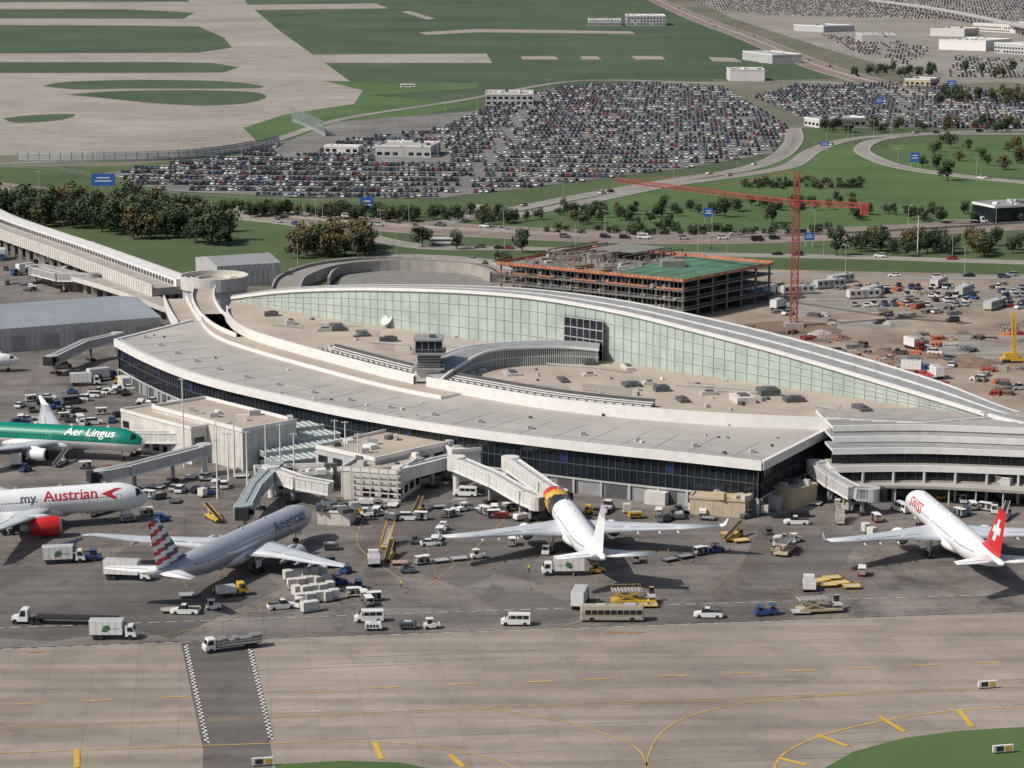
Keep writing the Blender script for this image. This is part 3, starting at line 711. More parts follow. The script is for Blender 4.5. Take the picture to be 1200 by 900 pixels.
for j in range(7):
    t=j/6;p=pa.lerp(pb,t); b.beam((p.x,p.y-.1,ZR),(p.x,p.y-.1,za+(zb-za)*t),.22,.22,1)
for j in range(5):
    t=j/4; b.beam((pa.x,pa.y-.1,ZR+(za-ZR)*t),(pb.x,pb.y-.1,ZR+(zb-ZR)*t),.22,.22,1)
b.obj('glazed_bay',[darkglass,lgrey],T)
b=MB(); b.strip(top,back,0)
low=[(p[0]+2,p[1]+6,p[2]-3) for p in back]; b.strip(back,low,0); low2=[(p[0]+2,p[1]+1,0) for p in low]; b.strip(low,low2,1)
for k in range(0,9):
    t=k/8
    for i in range(len(top)-1):
        if top[i][2]-ZR<.2 and k not in (0,8): continue
        p=lerp3(top[i],back[i],t);q=lerp3(top[i+1],back[i+1],t)
        b.beam((p[0],p[1],p[2]+.3),(q[0],q[1],q[2]+.3),.4 if k else 1.1,.5 if k else .8,2 if k in(0,4,8) else 3)
for i in range(0,len(top)-1,2):
    b.beam((top[i][0],top[i][1],top[i][2]+.12),(back[i][0],back[i][1],back[i][2]+.12),.35,.2,3)
b.obj('arched_hall_roof',[rib,concrete,white,grey],T)
par=smooth(PX([(266,358),(268,368),(284,382),(320,395),(400,417),(480,437),(555,451),(640,465),(740,476),(850,484),(960,489),(1082,495)],15),6)
b=MB(); bb=[(p[0],p[1]) for p in base if p[0]<P2(1085,480,ZR)[0]+15]
b.sheet(par+bb[::-1],ZR-.02,0); b.obj('upper_roof',[rooftan],T)
up=par+bb[::-1]
b=MB(); n_=0
while n_<18:
    u,v=U(300,1000),U(375,480); w_,h_=U(15,60),U(3,9)
    q=[P2(u,v,ZR),P2(u+w_,v+w_*.12,ZR),P2(u+w_+U(-5,5),v+w_*.12+h_,ZR),P2(u,v+h_,ZR)]
    if all(inpoly(*p,up) for p in q): b.sheet(q,ZR+.01+.006*n_,n_%2); n_+=1
b.obj('roof_patches',[rooftan2,roofgrey],T)
b=MB(); b.bar(par,.5,Z1-.3,15,0); b.bar([par[-1],bb[-1]],.5,Z1,15,0)
b.obj('parapet',[white],T)
k6=len(par)*6//11
b=MB(); b.bar(offset(par[:k6],-4.2),7,Z1-.5,Z1+.5,1,0); b.bar(offset(par,-7.8)[:k6],.35,Z1-.3,Z1+.95,1)
b.obj('link_roof',[rooftan,white],T)
b=MB(); lc=offset(par[k6-14:k6+14],1.6)
for k in range(0,4): b.bar(offset(lc,k*1.1),.25,ZR+.3+k*.28,ZR+.55+k*.28,0)
for p in resample(lc,2.5): b.box((p[0],p[1]+1.6,ZR),(.25,3.6,.9),1,.15)
b.bar(offset(lc,4.2),.3,ZR,ZR+2.0,1)
b.obj('roof_louvres',[white,dgrey],T)
b=MB()
def onroof(u,v,z,w,d,h,mi,yaw=.2):
    x,y=P2(u,v,z); b.box((x,y,z),(w,d,h),mi,yaw)
    if w>2: b.box((x+.2,y-.1,z+h),(w*.5,d*.5,.35),1,yaw)
for u,v in [(380,388),(395,386),(425,392),(340,380),(318,370),(455,400),(560,434),(600,438),(620,425),(740,452),(760,450),(775,458),(800,470),(870,470),(900,462),(930,470),(1010,482),(830,462),(690,440),(660,446),(735,432),(690,427)]:
    onroof(u,v,ZR,U(2,5),U(2,8),U(.5,1.6),random.choice([0,1,2,1]))
for i in range(110):
    u=U(290,1060);v=U(370,488); x,y=P2(u,v,ZR)
    if inpoly(x,y,up): b.box((x,y,ZR),(U(.3,1.3),U(.3,1.6),U(.3,1)),random.choice([0,1,2]),U(0,1))
for i in range(110):
    x,y=P2(U(150,950),U(390,535),Z1)
    if inpoly(x,y,roof): b.box((x,y,Z1),(U(.3,.8),U(.3,1.0),U(.2,.7)),random.choice([0,2,1]),U(0,1))
for u,v,l in ((790,452,18),(640,428,14),(830,458,22),(430,402,12),(370,380,14)):
    x,y=P2(u,v,ZR); b.beam((x,y,ZR+.5),(x+l,y-l*.35,ZR+.5),.3,.3,0)
b.obj('rooftop_plant',[lgrey,dgrey,offwhite],T)
b=MB()
o20=offset(fc,20)
for i in range(0,len(fc)-1,3):
    p=fc[i]; q=o20[i]
    if inpoly(*q,roof): b.beam((p[0],p[1],Z1+.03),(q[0],q[1],Z1+.03),.15,.05,0)
for d in (6,13,):
    w=[p for p in offset(fc,d) if inpoly(*p,roof)]; b.bar(w,.15,Z1+.01,Z1+.06,0)
b.obj('roof_seams',[grey],T)
b=MB(); x,y=P2(454,384,ZR); b.cyl((x,y,ZR),(x,y,ZR+1.8),.25,.2,8,1)
rings=[]
dv=Vector((-.45,-.6,.66)).normalized(); xx=dv.orthogonal().normalized(); yy=dv.cross(xx)
for r_,hh in ((.05,0),(.8,.12),(1.5,.42),(1.9,.75)):
    rings.append([tuple(Vector((x,y,ZR+2))+xx*(r_*math.cos(a*math.pi/8))+yy*(r_*math.sin(a*math.pi/8))+dv*hh) for a in range(16)])
b.loft(rings,0,False); b.beam((x,y,ZR+2),tuple(Vector((x,y,ZR+2))+dv*1.7),.08,.08,1)
b.obj('satellite_dish',[white,lgrey],T)
x,y=P2(503,452,Z1); b=MB()
b.box((x,y,Z1),(6.2,6.2,4.8),0); b.box((x,y,Z1+4.8),(8,8,.4),2)
b.box((x,y,Z1+5.2),(5.6,5.6,3.6),3); b.box((x,y,Z1+8.8),(8.6,8.6,.4),2); b.box((x,y,Z1+9.2),(6.6,6.6,3.1),1); b.box((x,y,Z1+12.3),(7.6,7.6,.5),2,top=2)
for k in range(5): b.box((x,y,Z1+5.5+k*.7),(5.9,5.9,.22),2)
for a in range(5):
    for s in (-1,1):
        b.box((x-3.3+a*1.65,y+s*3.32,Z1+9.2),(.14,.1,3.1),2); b.box((x+s*3.32,y-3.3+a*1.65,Z1+9.2),(.1,.14,3.1),2)
for zz in (5.2,9.2):
    for s in (-1,1):
        b.beam((x-4,y+s*4,Z1+zz+1),(x+4,y+s*4,Z1+zz+1),.08,.08,2); b.beam((x+s*4,y-4,Z1+zz+1),(x+s*4,y+4,Z1+zz+1),.08,.08,2)
        for k in range(6): b.box((x-4+k*1.6,y+s*4,Z1+zz),(.07,.07,1),2)
b.box((x,y+.02,Z1+1.2),(6.3,6.3,.5),1)
b.cyl((x+2,y+2,Z1+12.8),(x+2,y+2,Z1+16),.08,.05,6,2); b.cyl((x-1,y,Z1+12.8),(x-1,y,Z1+14.5),.07,.05,6,2)
b.box((x+1,y-1,Z1+12.8),(1.6,1.4,.8),3)
b.obj('ramp_control_tower',[offwhite,darkglass,grey,dgrey],T)
cp=smooth([P(u,v,z) for u,v,z in ((500,444,14.5),(520,428,17),(545,414,18.3),(575,407,18.8),(620,404,18.8),(665,404,18.4),(703,407,17.8))],6)
b=MB(); c2=[(p[0],p[1]) for p in cp]; A=offset(c2,-4.5);B=offset(c2,4.5)
A3=[(a[0],a[1],p[2]) for a,p in zip(A,cp)];B3=[(a[0],a[1],p[2]) for a,p in zip(B,cp)]; C3=[(p[0],p[1],p[2]+1.1) for p in cp]
b.strip(A3,C3,0);b.strip(C3,B3,0)
A0=[(a[0],a[1],Z1) for a in A];B0=[(a[0],a[1],Z1) for a in B]
b.strip(A0,A3,1);b.strip(B0,B3,1)
for i in range(len(cp)-1):
    b.beam((A3[i][0],A3[i][1]-.2,A3[i][2]+.1),(A3[i+1][0],A3[i+1][1]-.2,A3[i+1][2]+.1),.5,.6,2)
    b.beam((B3[i][0],B3[i][1],B3[i][2]+.1),(B3[i+1][0],B3[i+1][1],B3[i+1][2]+.1),.4,.4,2)
    for t in (0,.33,.66):
        p=lerp3(A3[i],A3[i+1],t); b.beam((p[0],p[1]-.15,Z1),(p[0],p[1]-.15,p[2]),.12,.12,2)
    p=A3[i];q=A3[i+1]; zz=(p[2]+ZR)/2; b.beam((p[0],p[1]-.15,zz),(q[0],q[1]-.15,(q[2]+ZR)/2),.12,.12,2)
b.obj('skybridge_canopy',[grey,glassmid,white,grey],T)
b=MB()
for k,(v0,z,dep) in enumerate(((500,14.6,20),(513,13,9),(527,11.5,9),(548,8,9))):
    c=smooth(PX([(976,v0),(1080,v0-1),(1200,v0+3),(1320,v0+8),(1450,v0+16)],z),5)
    b.bar(offset(c,dep/2),dep,z-.6,z,0,3); b.bar(c,.5,z-1.1,z+.3,0)
    ci=offset(c,1.0); b.wall(ci,z-3.4 if k<3 else 0,z-.5,1)
    for p in resample(ci,2.4): b.box((p[0],p[1]-.1,z-3.2),(.14,.2,2.7),2)
    if k<3:
        for j in range(1,5): b.bar(offset(c,j*1.6),.22,z,z+.35,4)
c=smooth(PX([(976,548),(1080,547),(1200,551),(1450,564)],8),5); b.wall(offset(c,1.2),0,8,2); b.bar(offset(c,.6),.4,4.1,4.7,3)
for p in resample(c,7): b.cyl((p[0],p[1],0),(p[0],p[1],7),.35,.35,8,4)
c4=smooth(PX([(985,566),(1080,566),(1200,572),(1400,584)],4.2),5); b.bar(c4,7,3.7,4.3,3,5)
for p in resample(offset(c4,-3),6): b.cyl((p[0],p[1],0),(p[0],p[1],3.8),.2,.2,6,4)
b.obj('connector_building',[white,darkglass,dgrey,concrete,lgrey,roofgrey],T)
b=MB(); pr=[bc[0],P2(1090,500,12),P2(1090,485,12),P2(977,480,12)]; b.prism(pr,0,12.3,0,1); b.obj('end_block',[lgrey,roofgrey],T)
# ---------------- gate houses in front ----------------
building('gate_house',rect(285,553,348,541,38),10,offwhite,rooftan,False,.7)
building('gate_house',rect(400,585,465,590,16),7,offwhite,rooftan,True,.7)
building('gate_house',rect(440,580,538,556,20),8.2,lgrey,rooftan,True,.7)
building('gate_house',rect(530,566,598,561,14),7.5,white,offwhite,False,.6,z0=0)
building('gate_house',rect(300,580,390,577,9),4.5,offwhite,concrete,True,.5)
building('gate_house',rect(225,545,262,538,30),9,offwhite,rooftan,True,.5)
for (u1,v1,u2,v2,h) in ((402,587,470,592,8.5),(440,582,470,575,7),(385,565,440,562,8.5),(300,581,350,580,7)):
    a=P2(u1,v1);c=P2(u2,v2); b=MB(); pts=resample([a,c],2.2)
    for p in pts: b.box((p[0],p[1]-.6,0),(.28,.28,h),0)
    for z in (1.2,2.6,4,5.4,6.8,8.2):
        if z<h: b.beam((a[0],a[1]-.6,z),(c[0],c[1]-.6,z),.12,.3,0)
    b.obj('steel_screen',[offwhite])
b=MB(); q=rect(322,560,425,548,26)
for k in range(4):
    z0=7.0-k*1.1
    f0=k/4;f1=(k+1)/4
    A=lerp3(q[3],q[0],f0);B=lerp3(q[2],q[1],f0);C=lerp3(q[2],q[1],f1);D=lerp3(q[3],q[0],f1)
    b.prism([A[:2],B[:2],C[:2],D[:2]],z0-1.2,z0,1,0)
    for j in range(15):
        t=j/14; p=lerp3(A,B,t);r_=lerp3(D,C,t); b.beam((p[0],p[1],z0+.1),(r_[0],r_[1],z0+.1),.15,.15,2)
b.prism(q,0,2.6,3,3)
b.obj('glass_gallery',[glasspale,glasspale,white,dgrey])
building('kiosk_building',rect(808,603,873,608,5),4,beige,beige,False,.3,trim=beige)
building('kiosk_building',rect(930,598,957,590,6),4.5,beige,concrete,False,.3,trim=beige)
building('service_shed',rect(372,615,410,617,5),3.2,offwhite,white,False,.1)
# ---------------- jet bridges ----------------
def jetbridge(pts,zs=4.6,w=2.6,h=2.5,cab=True,body=bridgew,z_end=3.4):
    c=PX(pts,0); n=len(c); e=MB()
    for i in range(n-1):
        a,b_=c[i],c[i+1]; za=zs+(z_end-zs)*i/(n-1); zb=zs+(z_end-zs)*(i+1)/(n-1)
        ww=w+(.3 if i%2==0 else 0)
        A=Vector((a[0],a[1],za+h/2));B=Vector((b_[0],b_[1],zb+h/2)); e.beam(tuple(A),tuple(B),ww,h,0)
        L=(B-A).length; d=(B-A)/L; s=Vector((d.y,-d.x,0)).normalized()
        k=int(L/1.6)
        for j in range(k):
            p=A+d*(j+.5)*1.6
            for sg in (-1,1):
                q=p+s*sg*(ww/2+.03); e.box((q.x,q.y,q.z-h/2),(.1,.1,h),1,math.atan2(d.y,d.x))
        for sg in (-1,1):
            p0=A+s*sg*(ww/2+.08);p1=B+s*sg*(ww/2+.08)
            e.beam(tuple(p0+Vector((0,0,h/2))),tuple(p1+Vector((0,0,h/2))),.12,.22,1)
            e.beam(tuple(p0-Vector((0,0,h/2))),tuple(p1-Vector((0,0,h/2))),.18,.35,1)
        e.beam((A.x,A.y,A.z+h/2+.12),(B.x,B.y,B.z+h/2+.12),.5,.2,2)
        e.box((b_[0]-d.x*2,b_[1]-d.y*2,0),(.7,.7,zb),2,math.atan2(d.y,d.x)); e.box((b_[0]-d.x*2,b_[1]-d.y*2,0),(1.6,3.0,.8),3,math.atan2(d.y,d.x))
    e.cyl((c[0][0],c[0][1],0),(c[0][0],c[0][1],zs),.8,.8,10,1); e.cyl((c[0][0],c[0][1],zs-.2),(c[0][0],c[0][1],zs+h+.3),w*.75,w*.75,14,0)
    if cab:
        e.cyl((c[-1][0],c[-1][1],z_end-.2),(c[-1][0],c[-1][1],z_end+h+.2),w*.72,w*.72,14,0)
        dx,dy=c[-1][0]-c[-2][0],c[-1][1]-c[-2][1]; a=math.atan2(dy,dx)
        e.box((c[-1][0]+math.cos(a)*2,c[-1][1]+math.sin(a)*2,z_end),(2.4,3.0,h),3,a)
        e.box((c[-1][0]+math.cos(a+.9)*2.2,c[-1][1]+math.sin(a+.9)*2.2,z_end+1),(.9,1.6,1.2),4,a)
    e.obj('jet_bridge',[body,white,grey,dark,darkglass])
jetbridge([(535,575),(580,592),(615,610),(630,613)],5.2,2.9,2.7)
jetbridge([(598,575),(638,600),(655,606)],5.2,2.8,2.6)
jetbridge([(955,578),(975,592),(1000,604),(1020,603)],4.8,2.9,2.6,True,lgrey)
jetbridge([(322,580),(300,600),(286,624)],4.6,3.0,2.7,True,glasspale)
jetbridge([(318,583),(350,592),(388,596)],4.6,2.8,2.6,False)
jetbridge([(240,556),(195,566),(150,576),(120,580)],4.8,2.6,2.4,True,lgrey)
jetbridge([(228,540),(190,537),(150,533)],4.8,2.6,2.4)
jetbridge([(138,418),(100,424),(62,440)],4.8,2.6,2.4,True,lgrey)
jetbridge([(470,585),(512,570),(530,562)],4.8,2.8,2.6,False)
jetbridge([(1060,572),(1120,580),(1185,590)],4.6,2.6,2.6,False,lgrey)
jetbridge([(110,345),(70,342),(40,332)],4.8,2.8,2.6,True,grey)
# ---------------- left structures ----------------
e=empty('elevated_link_building'); b=MB()
c=smooth(PX([(-200,190),(-60,235),(0,262),(100,297),(205,336)],9),6)
b.bar(c,16,6.5,9,3,1); b.bar(offset(c,-8),.5,6,10.2,2); b.bar(offset(c,8),.5,6,11,2); b.bar(offset(c,3),5,9,11.5,0,0)
for p in resample(offset(c,.4),3): b.box((p[0],p[1],9.3),(1.6,.12,1.5),5,math.atan2(-.5,1))
for p in resample(offset(c,-6),9): b.box((p[0],p[1],0),(1.6,1.6,6.5),3)
for p in resample(offset(c,6),9): b.box((p[0],p[1],0),(1.6,1.6,6.5),3)
for p in resample(offset(c,-8.3),2.5): b.box((p[0],p[1],6),(.2,.2,4),4)
b.obj('deck_and_piers',[white,concrete,offwhite,concrete,lgrey,dgrey],e)
b=MB(); c=smooth(PX([(40,310),(100,325),(150,340),(205,360)],6),5); b.bar(c,7,4.5,6.2,0,1)
for p in resample(c,8): b.box((p[0],p[1],0),(1.4,1.4,4.5),1)
b.obj('lower_walkway',[offwhite,concrete,],e)
x,y=P2(251,330,10); b=MB()
for r0,z0,z1,mi in ((11,0,8,1),(11.6,8,10.5,0)): b.cyl((x,y,z0),(x,y,z1),r0,r0,40,mi)
b.cyl((x,y,10.5),(x,y,10.55),10.6,10.6,40,2)
b.bar([(x+11.3*math.cos(a*math.pi/20),y+11.3*math.sin(a*math.pi/20)) for a in range(41)],.6,10.5,12.3,0)
b.bar([(x+6*math.cos(a*math.pi/20),y+6*math.sin(a*math.pi/20)) for a in range(41)],.6,10.5,11.5,0); b.obj('rotunda',[offwhite,lgrey,rooftan],T)
b=MB()
c=smooth(PX([(205,350),(212,365),(222,380)],11),5); b.bar(c,7,8,11,0,1); b.bar(offset(c,3.5),.4,11,12.2,0); b.bar(offset(c,-3.5),.4,11,12.2,0)
c=smooth(PX([(240,340),(238,352),(246,368),(264,384),(290,396)],12),5); b.bar(c,7,8,12.5,0,1); b.bar(offset(c,3.4),.4,12.5,13.6,0); b.bar(offset(c,-3.4),.4,12.5,13.6,0)
b.obj('curved_link',[white,rooftan],T)
q=rect(-120,424,189,399,48); e=empty('hangar'); b=MB(); hh=7.5
b.prism(q,0,hh,0,1)
m1=lerp3(q[0],q[3],.5);m2=lerp3(q[1],q[2],.5)
b.add([(*q[0],hh),(*q[1],hh),(m2[0],m2[1],hh+3),(m1[0],m1[1],hh+3),(*q[2],hh),(*q[3],hh)],[(0,1,2,3),(3,2,4,5),(1,4,2),(0,3,5)],[1,1,0,0])
for j in range(46):
    t=j/45; p=lerp3(q[0],q[1],t);r_=lerp3(m1,m2,t); b.beam((p[0],p[1],hh+.08),(r_[0],r_[1],hh+3.08),.12,.12,2)
    b.box((p[0],p[1]-.06,0),(.12,.12,hh),2)
b.obj('shell',[lgrey,blueroof,grey],e)
b=MB()
for j in range(5):
    p=lerp3(q[0],q[1],.45+j*.12); b.box((p[0],p[1]-.1,0),(4.5,.25,4.8),0,math.atan2(q[1][1]-q[0][1],q[1][0]-q[0][0]))
b.obj('doors',[grey],e)
q=rect(255,338,330,333,26); b=MB(); b.prism(q,0,8,0,1); m1=lerp3(q[0],q[3],.5);m2=lerp3(q[1],q[2],.5)
b.add([(*q[0],8),(*q[1],8),(m2[0],m2[1],10),(m1[0],m1[1],10),(*q[2],8),(*q[3],8)],[(0,1,2,3),(3,2,4,5),(1,4,2),(0,3,5)],[1,1,0,0])
for j in range(12):
    p=lerp3(q[0],q[1],(j+.5)/12); b.box((p[0],p[1]-.05,0),(.25,.2,8),1)
b.obj('utility_building',[lgrey,grey])
b=MB(); c=smooth(PX([(335,336),(345,322),(390,308),(470,303),(560,308),(590,318)],4),6); b.bar(offset(c,-5),.6,0,4.2,0); b.bar(c,9,0,3.2,0,1); b.bar(offset(c,4.8),.6,0,4.2,0)
c=smooth(PX([(385,335),(400,322),(470,314),(560,320),(585,330)],0),6); b.bar(c,.8,0,3.2,0)
b.obj('loop_ramp',[concrete,roadg])
sheet('ramp_pavement',[(388,336),(402,323),(470,315),(556,321),(582,332),(560,345),(400,342)],.17,dconc)
# ---------------- construction building ----------------
E=empty('concrete_frame_building_under_construction')
A=P2(583,352);B=P2(800,375);Cc=P2(905,352); D=(A[0]+Cc[0]-B[0],A[1]+Cc[1]-B[1])
A=Vector(A);B=Vector(B);Cc=Vector(Cc);D=Vector(D)
hgt=zat(B.y,330); NF=4; fh=hgt/NF
b=MB()
quad=[tuple(A),tuple(B),tuple(Cc),tuple(D)]
def bil(s,t): return A.lerp(B,s).lerp(D.lerp(Cc,s),t)
for f in range(1,NF+1):
    b.prism(quad,f*fh-.45,f*fh,0,0)
for f in range(NF):
    for i in range(15):
        for j in range(7):
            if 0<i<14 and 0<j<6 and (i+j)%2: continue
            p=bil(i/14*.98+.01,j/6*.96+.02); b.box((p.x,p.y,f*fh),(.7,.7,fh-.45),0,.1)
for (s,t,w,d) in ((.3,.5,8,6),(.7,.5,8,6)):
    p=bil(s,t); b.box((p.x,p.y,0),(w,d,hgt+2.5),0,.1)
for f in range(NF):
    for t in (.22,.4): 
        p0=bil(.02,t);p1=bil(.98,t); b.beam((p0.x,p0.y,f*fh+fh*.45),(p1.x,p1.y,f*fh+fh*.45),.3,fh*.8,3)  # dark panels inside each storey stand in for the shade of the interior
    p0=bil(.8,.05);p1=bil(.8,.95); b.beam((p0.x,p0.y,f*fh+fh*.45),(p1.x,p1.y,f*fh+fh*.45),.3,fh*.8,3)
    for i in range(26):
        p=bil(U(.02,.98),U(.01,.08)); b.box((p.x,p.y,f*fh),(U(.5,3),U(.5,1.5),U(.4,1.8)),random.choice([1,3,0,2]),U(0,1))
b.obj('slabs_columns_and_shade_panels',[dconc,grey,concrete,dgrey],E)
b=MB()
def edge(p,q,z,h,mi,w=.12): b.beam((p.x,p.y,z+h/2),(q.x,q.y,z+h/2),w,h,mi)
ex=(B-A).normalized(); nyv=Vector((ex.y,-ex.x)); e2=(Cc-B).normalized(); o2=Vector((e2.y,-e2.x))*.35
for f in range(1,NF+1):
    o=nyv*.35; n=22
    for i in range(n):
        p=A.lerp(B,i/n)+o; q=A.lerp(B,(i+.96)/n)+o
        if f==NF: edge(p,q,f*fh-.1,1.0,0)
        elif f==3 and R()<.7: edge(p,q,f*fh+.35,.5,0)
        else: edge(p,q,f*fh+.9,.08,1)
    for i in range(10):
        p=B.lerp(Cc,i/10)+o2; q=B.lerp(Cc,(i+.95)/10)+o2
        if f==NF: edge(p,q,f*fh-.1,.7,0)
        else: edge(p,q,f*fh+.9,.08,1)
edge(A,D,hgt,1.0,0); edge(D,Cc,hgt,1.0,0)
for i in range(45):
    p=bil(i/44,0)+nyv*.5; b.box((p.x,p.y,0),(.1,.1,hgt+1.2),2)
b.obj('safety_netting',[orange,lgrey,grey],E)
b=MB()
p=[bil(.62,.02),bil(.98,.02),bil(.98,.95),bil(.55,.95)]; b.prism([tuple(x) for x in p],hgt,hgt+.35,0)
for i in range(10):
    x=bil(.6+.04*i,.9); b.box((x.x,x.y,hgt),(.2,.2,2),1)
for i in range(5):
    p0=bil(.63+i*.08,.03);p1=bil(.6+i*.085,.93); b.beam((p0.x,p0.y,hgt+.4),(p1.x,p1.y,hgt+.4),.25,.12,2)
for i in range(170):
    x=bil(U(.02,.58),U(.05,.95)); k=R()
    if k<.35: b.box((x.x,x.y,hgt),(.4,.4,U(1.2,3)),random.choice([2,4]))
    elif k<.75: b.box((x.x,x.y,hgt),(U(1,5),U(.5,2),U(.2,.9)),random.choice([1,3,4,2,2,4,1]),U(0,1))
    else:
        for j in range(5): b.cyl((x.x+j*.3,x.y,hgt),(x.x+j*.3,x.y,hgt+U(1,2)),.05,.05,4,4)
for i in range(9):
    p0=bil(.04+i*.06,.45);p1=bil(.04+i*.06,.98); b.beam((p0.x,p0.y,hgt+2.6),(p1.x,p1.y,hgt+2.6),.3,.35,2 if i%2 else 4)
    for t in (.46,.7,.98): x=bil(.04+i*.06,t); b.box((x.x,x.y,hgt),(.4,.4,2.5),2)
p=[bil(.2,.6),bil(.45,.6),bil(.45,.95),bil(.2,.95)]; b.prism([tuple(x) for x in p],hgt+2.8,hgt+3.1,2,2)
b.obj('roof_deck_materials',[greennet,lgrey,dconc,crimson,dirtpile,orange],E)
# ---------------- tower crane ----------------
def lattice(b,p0,p1,w,step,mi,r=.09):
    a=Vector(p0);c=Vector(p1);d=(c-a);L=d.length;d.normalize(); up=Vector((0,0,1)) if abs(d.z)<.9 else Vector((0,1,0))
    s=d.cross(up).normalized();u=s.cross(d); cs=[s*w/2+u*w/2,s*w/2-u*w/2,-s*w/2-u*w/2,-s*w/2+u*w/2]
    for k in cs: b.beam(tuple(a+k),tuple(c+k),r*2,r*2,mi)
    n=int(L/step)
    for i in range(n):
        q0=a+d*(i*L/n);q1=a+d*((i+1)*L/n)
        for j in range(4):
            k0,k1=cs[j],cs[(j+1)%4]
            if i%2: k0,k1=k1,k0
            b.beam(tuple(q0+k0),tuple(q1+k1),r*1.3,r*1.3,mi); b.beam(tuple(q0+k0),tuple(q0+k1),r*1.3,r*1.3,mi)
x,y=P2(930,383); b=MB(); ztop=zat(y,201); zj=zat(y,237)
b.box((x,y,0),(6,6,1.5),1); lattice(b,(x,y,1.5),(x,y,zj-1),2.1,2.2,0,.13)
b.box((x,y,zj-1.5),(3,3,1.2),0); lattice(b,(x,y,zj),(x,y,ztop),1.4,1.8,0,.12); b.box((x+1.8,y-1.2,zj-2.2),(1.6,1.6,2.2),2)
jl=(x-56,y+58,zj+1); cj=(x+22,y-10,zj)
lattice(b,(x,y,zj),jl,1.2,2,0,.085); lattice(b,(x,y,zj),cj,1.4,2,0,.11)
b.box((cj[0]-1.5,cj[1],zj-2.8),(2.6,1.8,3.0),0)
for q in (jl,(x-28,y+29,zj+1),cj): b.beam((x,y,ztop),q,.1,.1,0)
q=(x-25,y+26,zj); b.beam(q,(q[0],q[1],zj-18),.08,.08,3); b.box((q[0],q[1],zj-19),(.8,.8,1.2),3)
b.obj('tower_crane',[crimson,concrete,carglass,dgrey])
x,y=P2(1192,425); b=MB()
b.loft([ring4(-5,.6,1.5,1.3,1.3),ring4(4.5,.6,1.5,1.3,1.3),ring4(5.4,.7,1.2,1.2,1.1)],0); b.box((3.8,0,1.5),(1.8,2.3,1.4),2,top=0); b.box((-2,0,1.5),(4,2.4,1.6),0)
lattice(b,(-1,0,2.5),(-1.5,1,15),1.0,1.5,0,.13); wheels(b,(-4,-2.8,2.4,3.6),1.35,.6,3)
o=b.obj('mobile_crane',[yellow,concrete,carglass,dark]); o.location=(x,y,.1)
# ---------------- construction yard clutter ----------------
def pile(name,u,v,r,h,mat):
    x,y=P2(u,v); b=MB(); rings=[]
    for k in range(6):
        t=k/5; rings.append([(x+math.cos(a*math.pi/8)*r*(1-t)**.8*U(.8,1.2)+.01,y+math.sin(a*math.pi/8)*r*(1-t)**.8*U(.8,1.2),h*t*U(.85,1.05)) for a in range(16)])
    b.loft(rings,0,False); b.obj(name,[mat])
for i in range(12): pile('dirt_pile',U(940,1230),U(395,455),U(3,10),U(1,2.2),random.choice([dirtpile,dirt,dirtpile]))
for i in range(4): pile('gravel_pile',U(950,1200),U(375,420),U(2,5),U(1,1.8),concrete)
def trailer(m):
    trl=MB(); trl.box((0,0,.6),(12,3,2.6),0,top=1)
    for i in range(5): trl.box((-4.8+i*2.3,-1.52,1.6),(1.1,.06,1),2)
    trl.box((0,-1.56,.6),(1,.05,2.1),3); trl.box((0,0,.1),(11,2.4,.5),3); trl.box((3,0,3.2),(1.4,1.2,.5),3)
    return trl.mesh('site_trailer',[m,lgrey,darkglass,grey])
trs=[trailer(offwhite),trailer(lgrey),trailer(beige),trailer(offwhite)]
for u,v in ((935,345),(972,338),(985,332),(1012,350),(1022,346),(1130,345),(1165,362),(1100,336)): put(random.choice(trs),'site_trailer',*P2(u,v),.14,U(-.4,1.2))
for i in range(190):
    x,y=P2(U(870,1230),U(334,468)); k=R()
    if k<.66:
        b=MB(); n=random.randint(3,7); m_=random.choice([beige,rib,concrete,lgrey,dirtpile,crimson,dconc,orange,rib,dgrey,dconc,concrete])
        for j in range(n): b.box((U(-.4,.4),j*.55,0),(U(2,6),.4,U(.3,.8)),0)
        for j in range(n-1): b.box((U(-.4,.4),j*.55+.2,.8),(U(2,5),.4,.4),0)
        o=b.obj('material_stack',[m_]); o.location=(x,y,.11); o.rotation_euler=(0,0,U(-1.2,1.2))
    elif k<.84: veh(random.choice(['sedan','pickup','suv']),x,y,U(0,360),rp(),None,None,True)
    elif k<.88: veh('boxtruck',x,y,U(0,360),random.choice([carwhite,carblue,carred]),None,None,True)
    elif k<.90: veh('excavator',x,y,U(0,360),random.choice([yellow,orange]),None,None,True)
    else:
        b=MB(); b.loft([ring4(-3,.2,1.6,1.0,1.2),ring4(3,.2,1.6,1.0,1.2)],0)
        for j in range(5): b.box((-2.4+j*1.2,0,.2),(.12,2.55,1.4),0)
        b.box((0,0,1.5),(5.6,2.0,.2),1)
        o=b.obj('skip_container',[random.choice([blue,grey,dgrey,crimson,grey]),dirtpile]); o.location=(x,y,.11); o.rotation_euler=(0,0,U(0,3))
for i in range(80): veh(random.choice(['sedan','suv','pickup']),U(1000,1230),random.choice([338,343,348,354,359])+U(-.6,.6),U(80,95),rp())
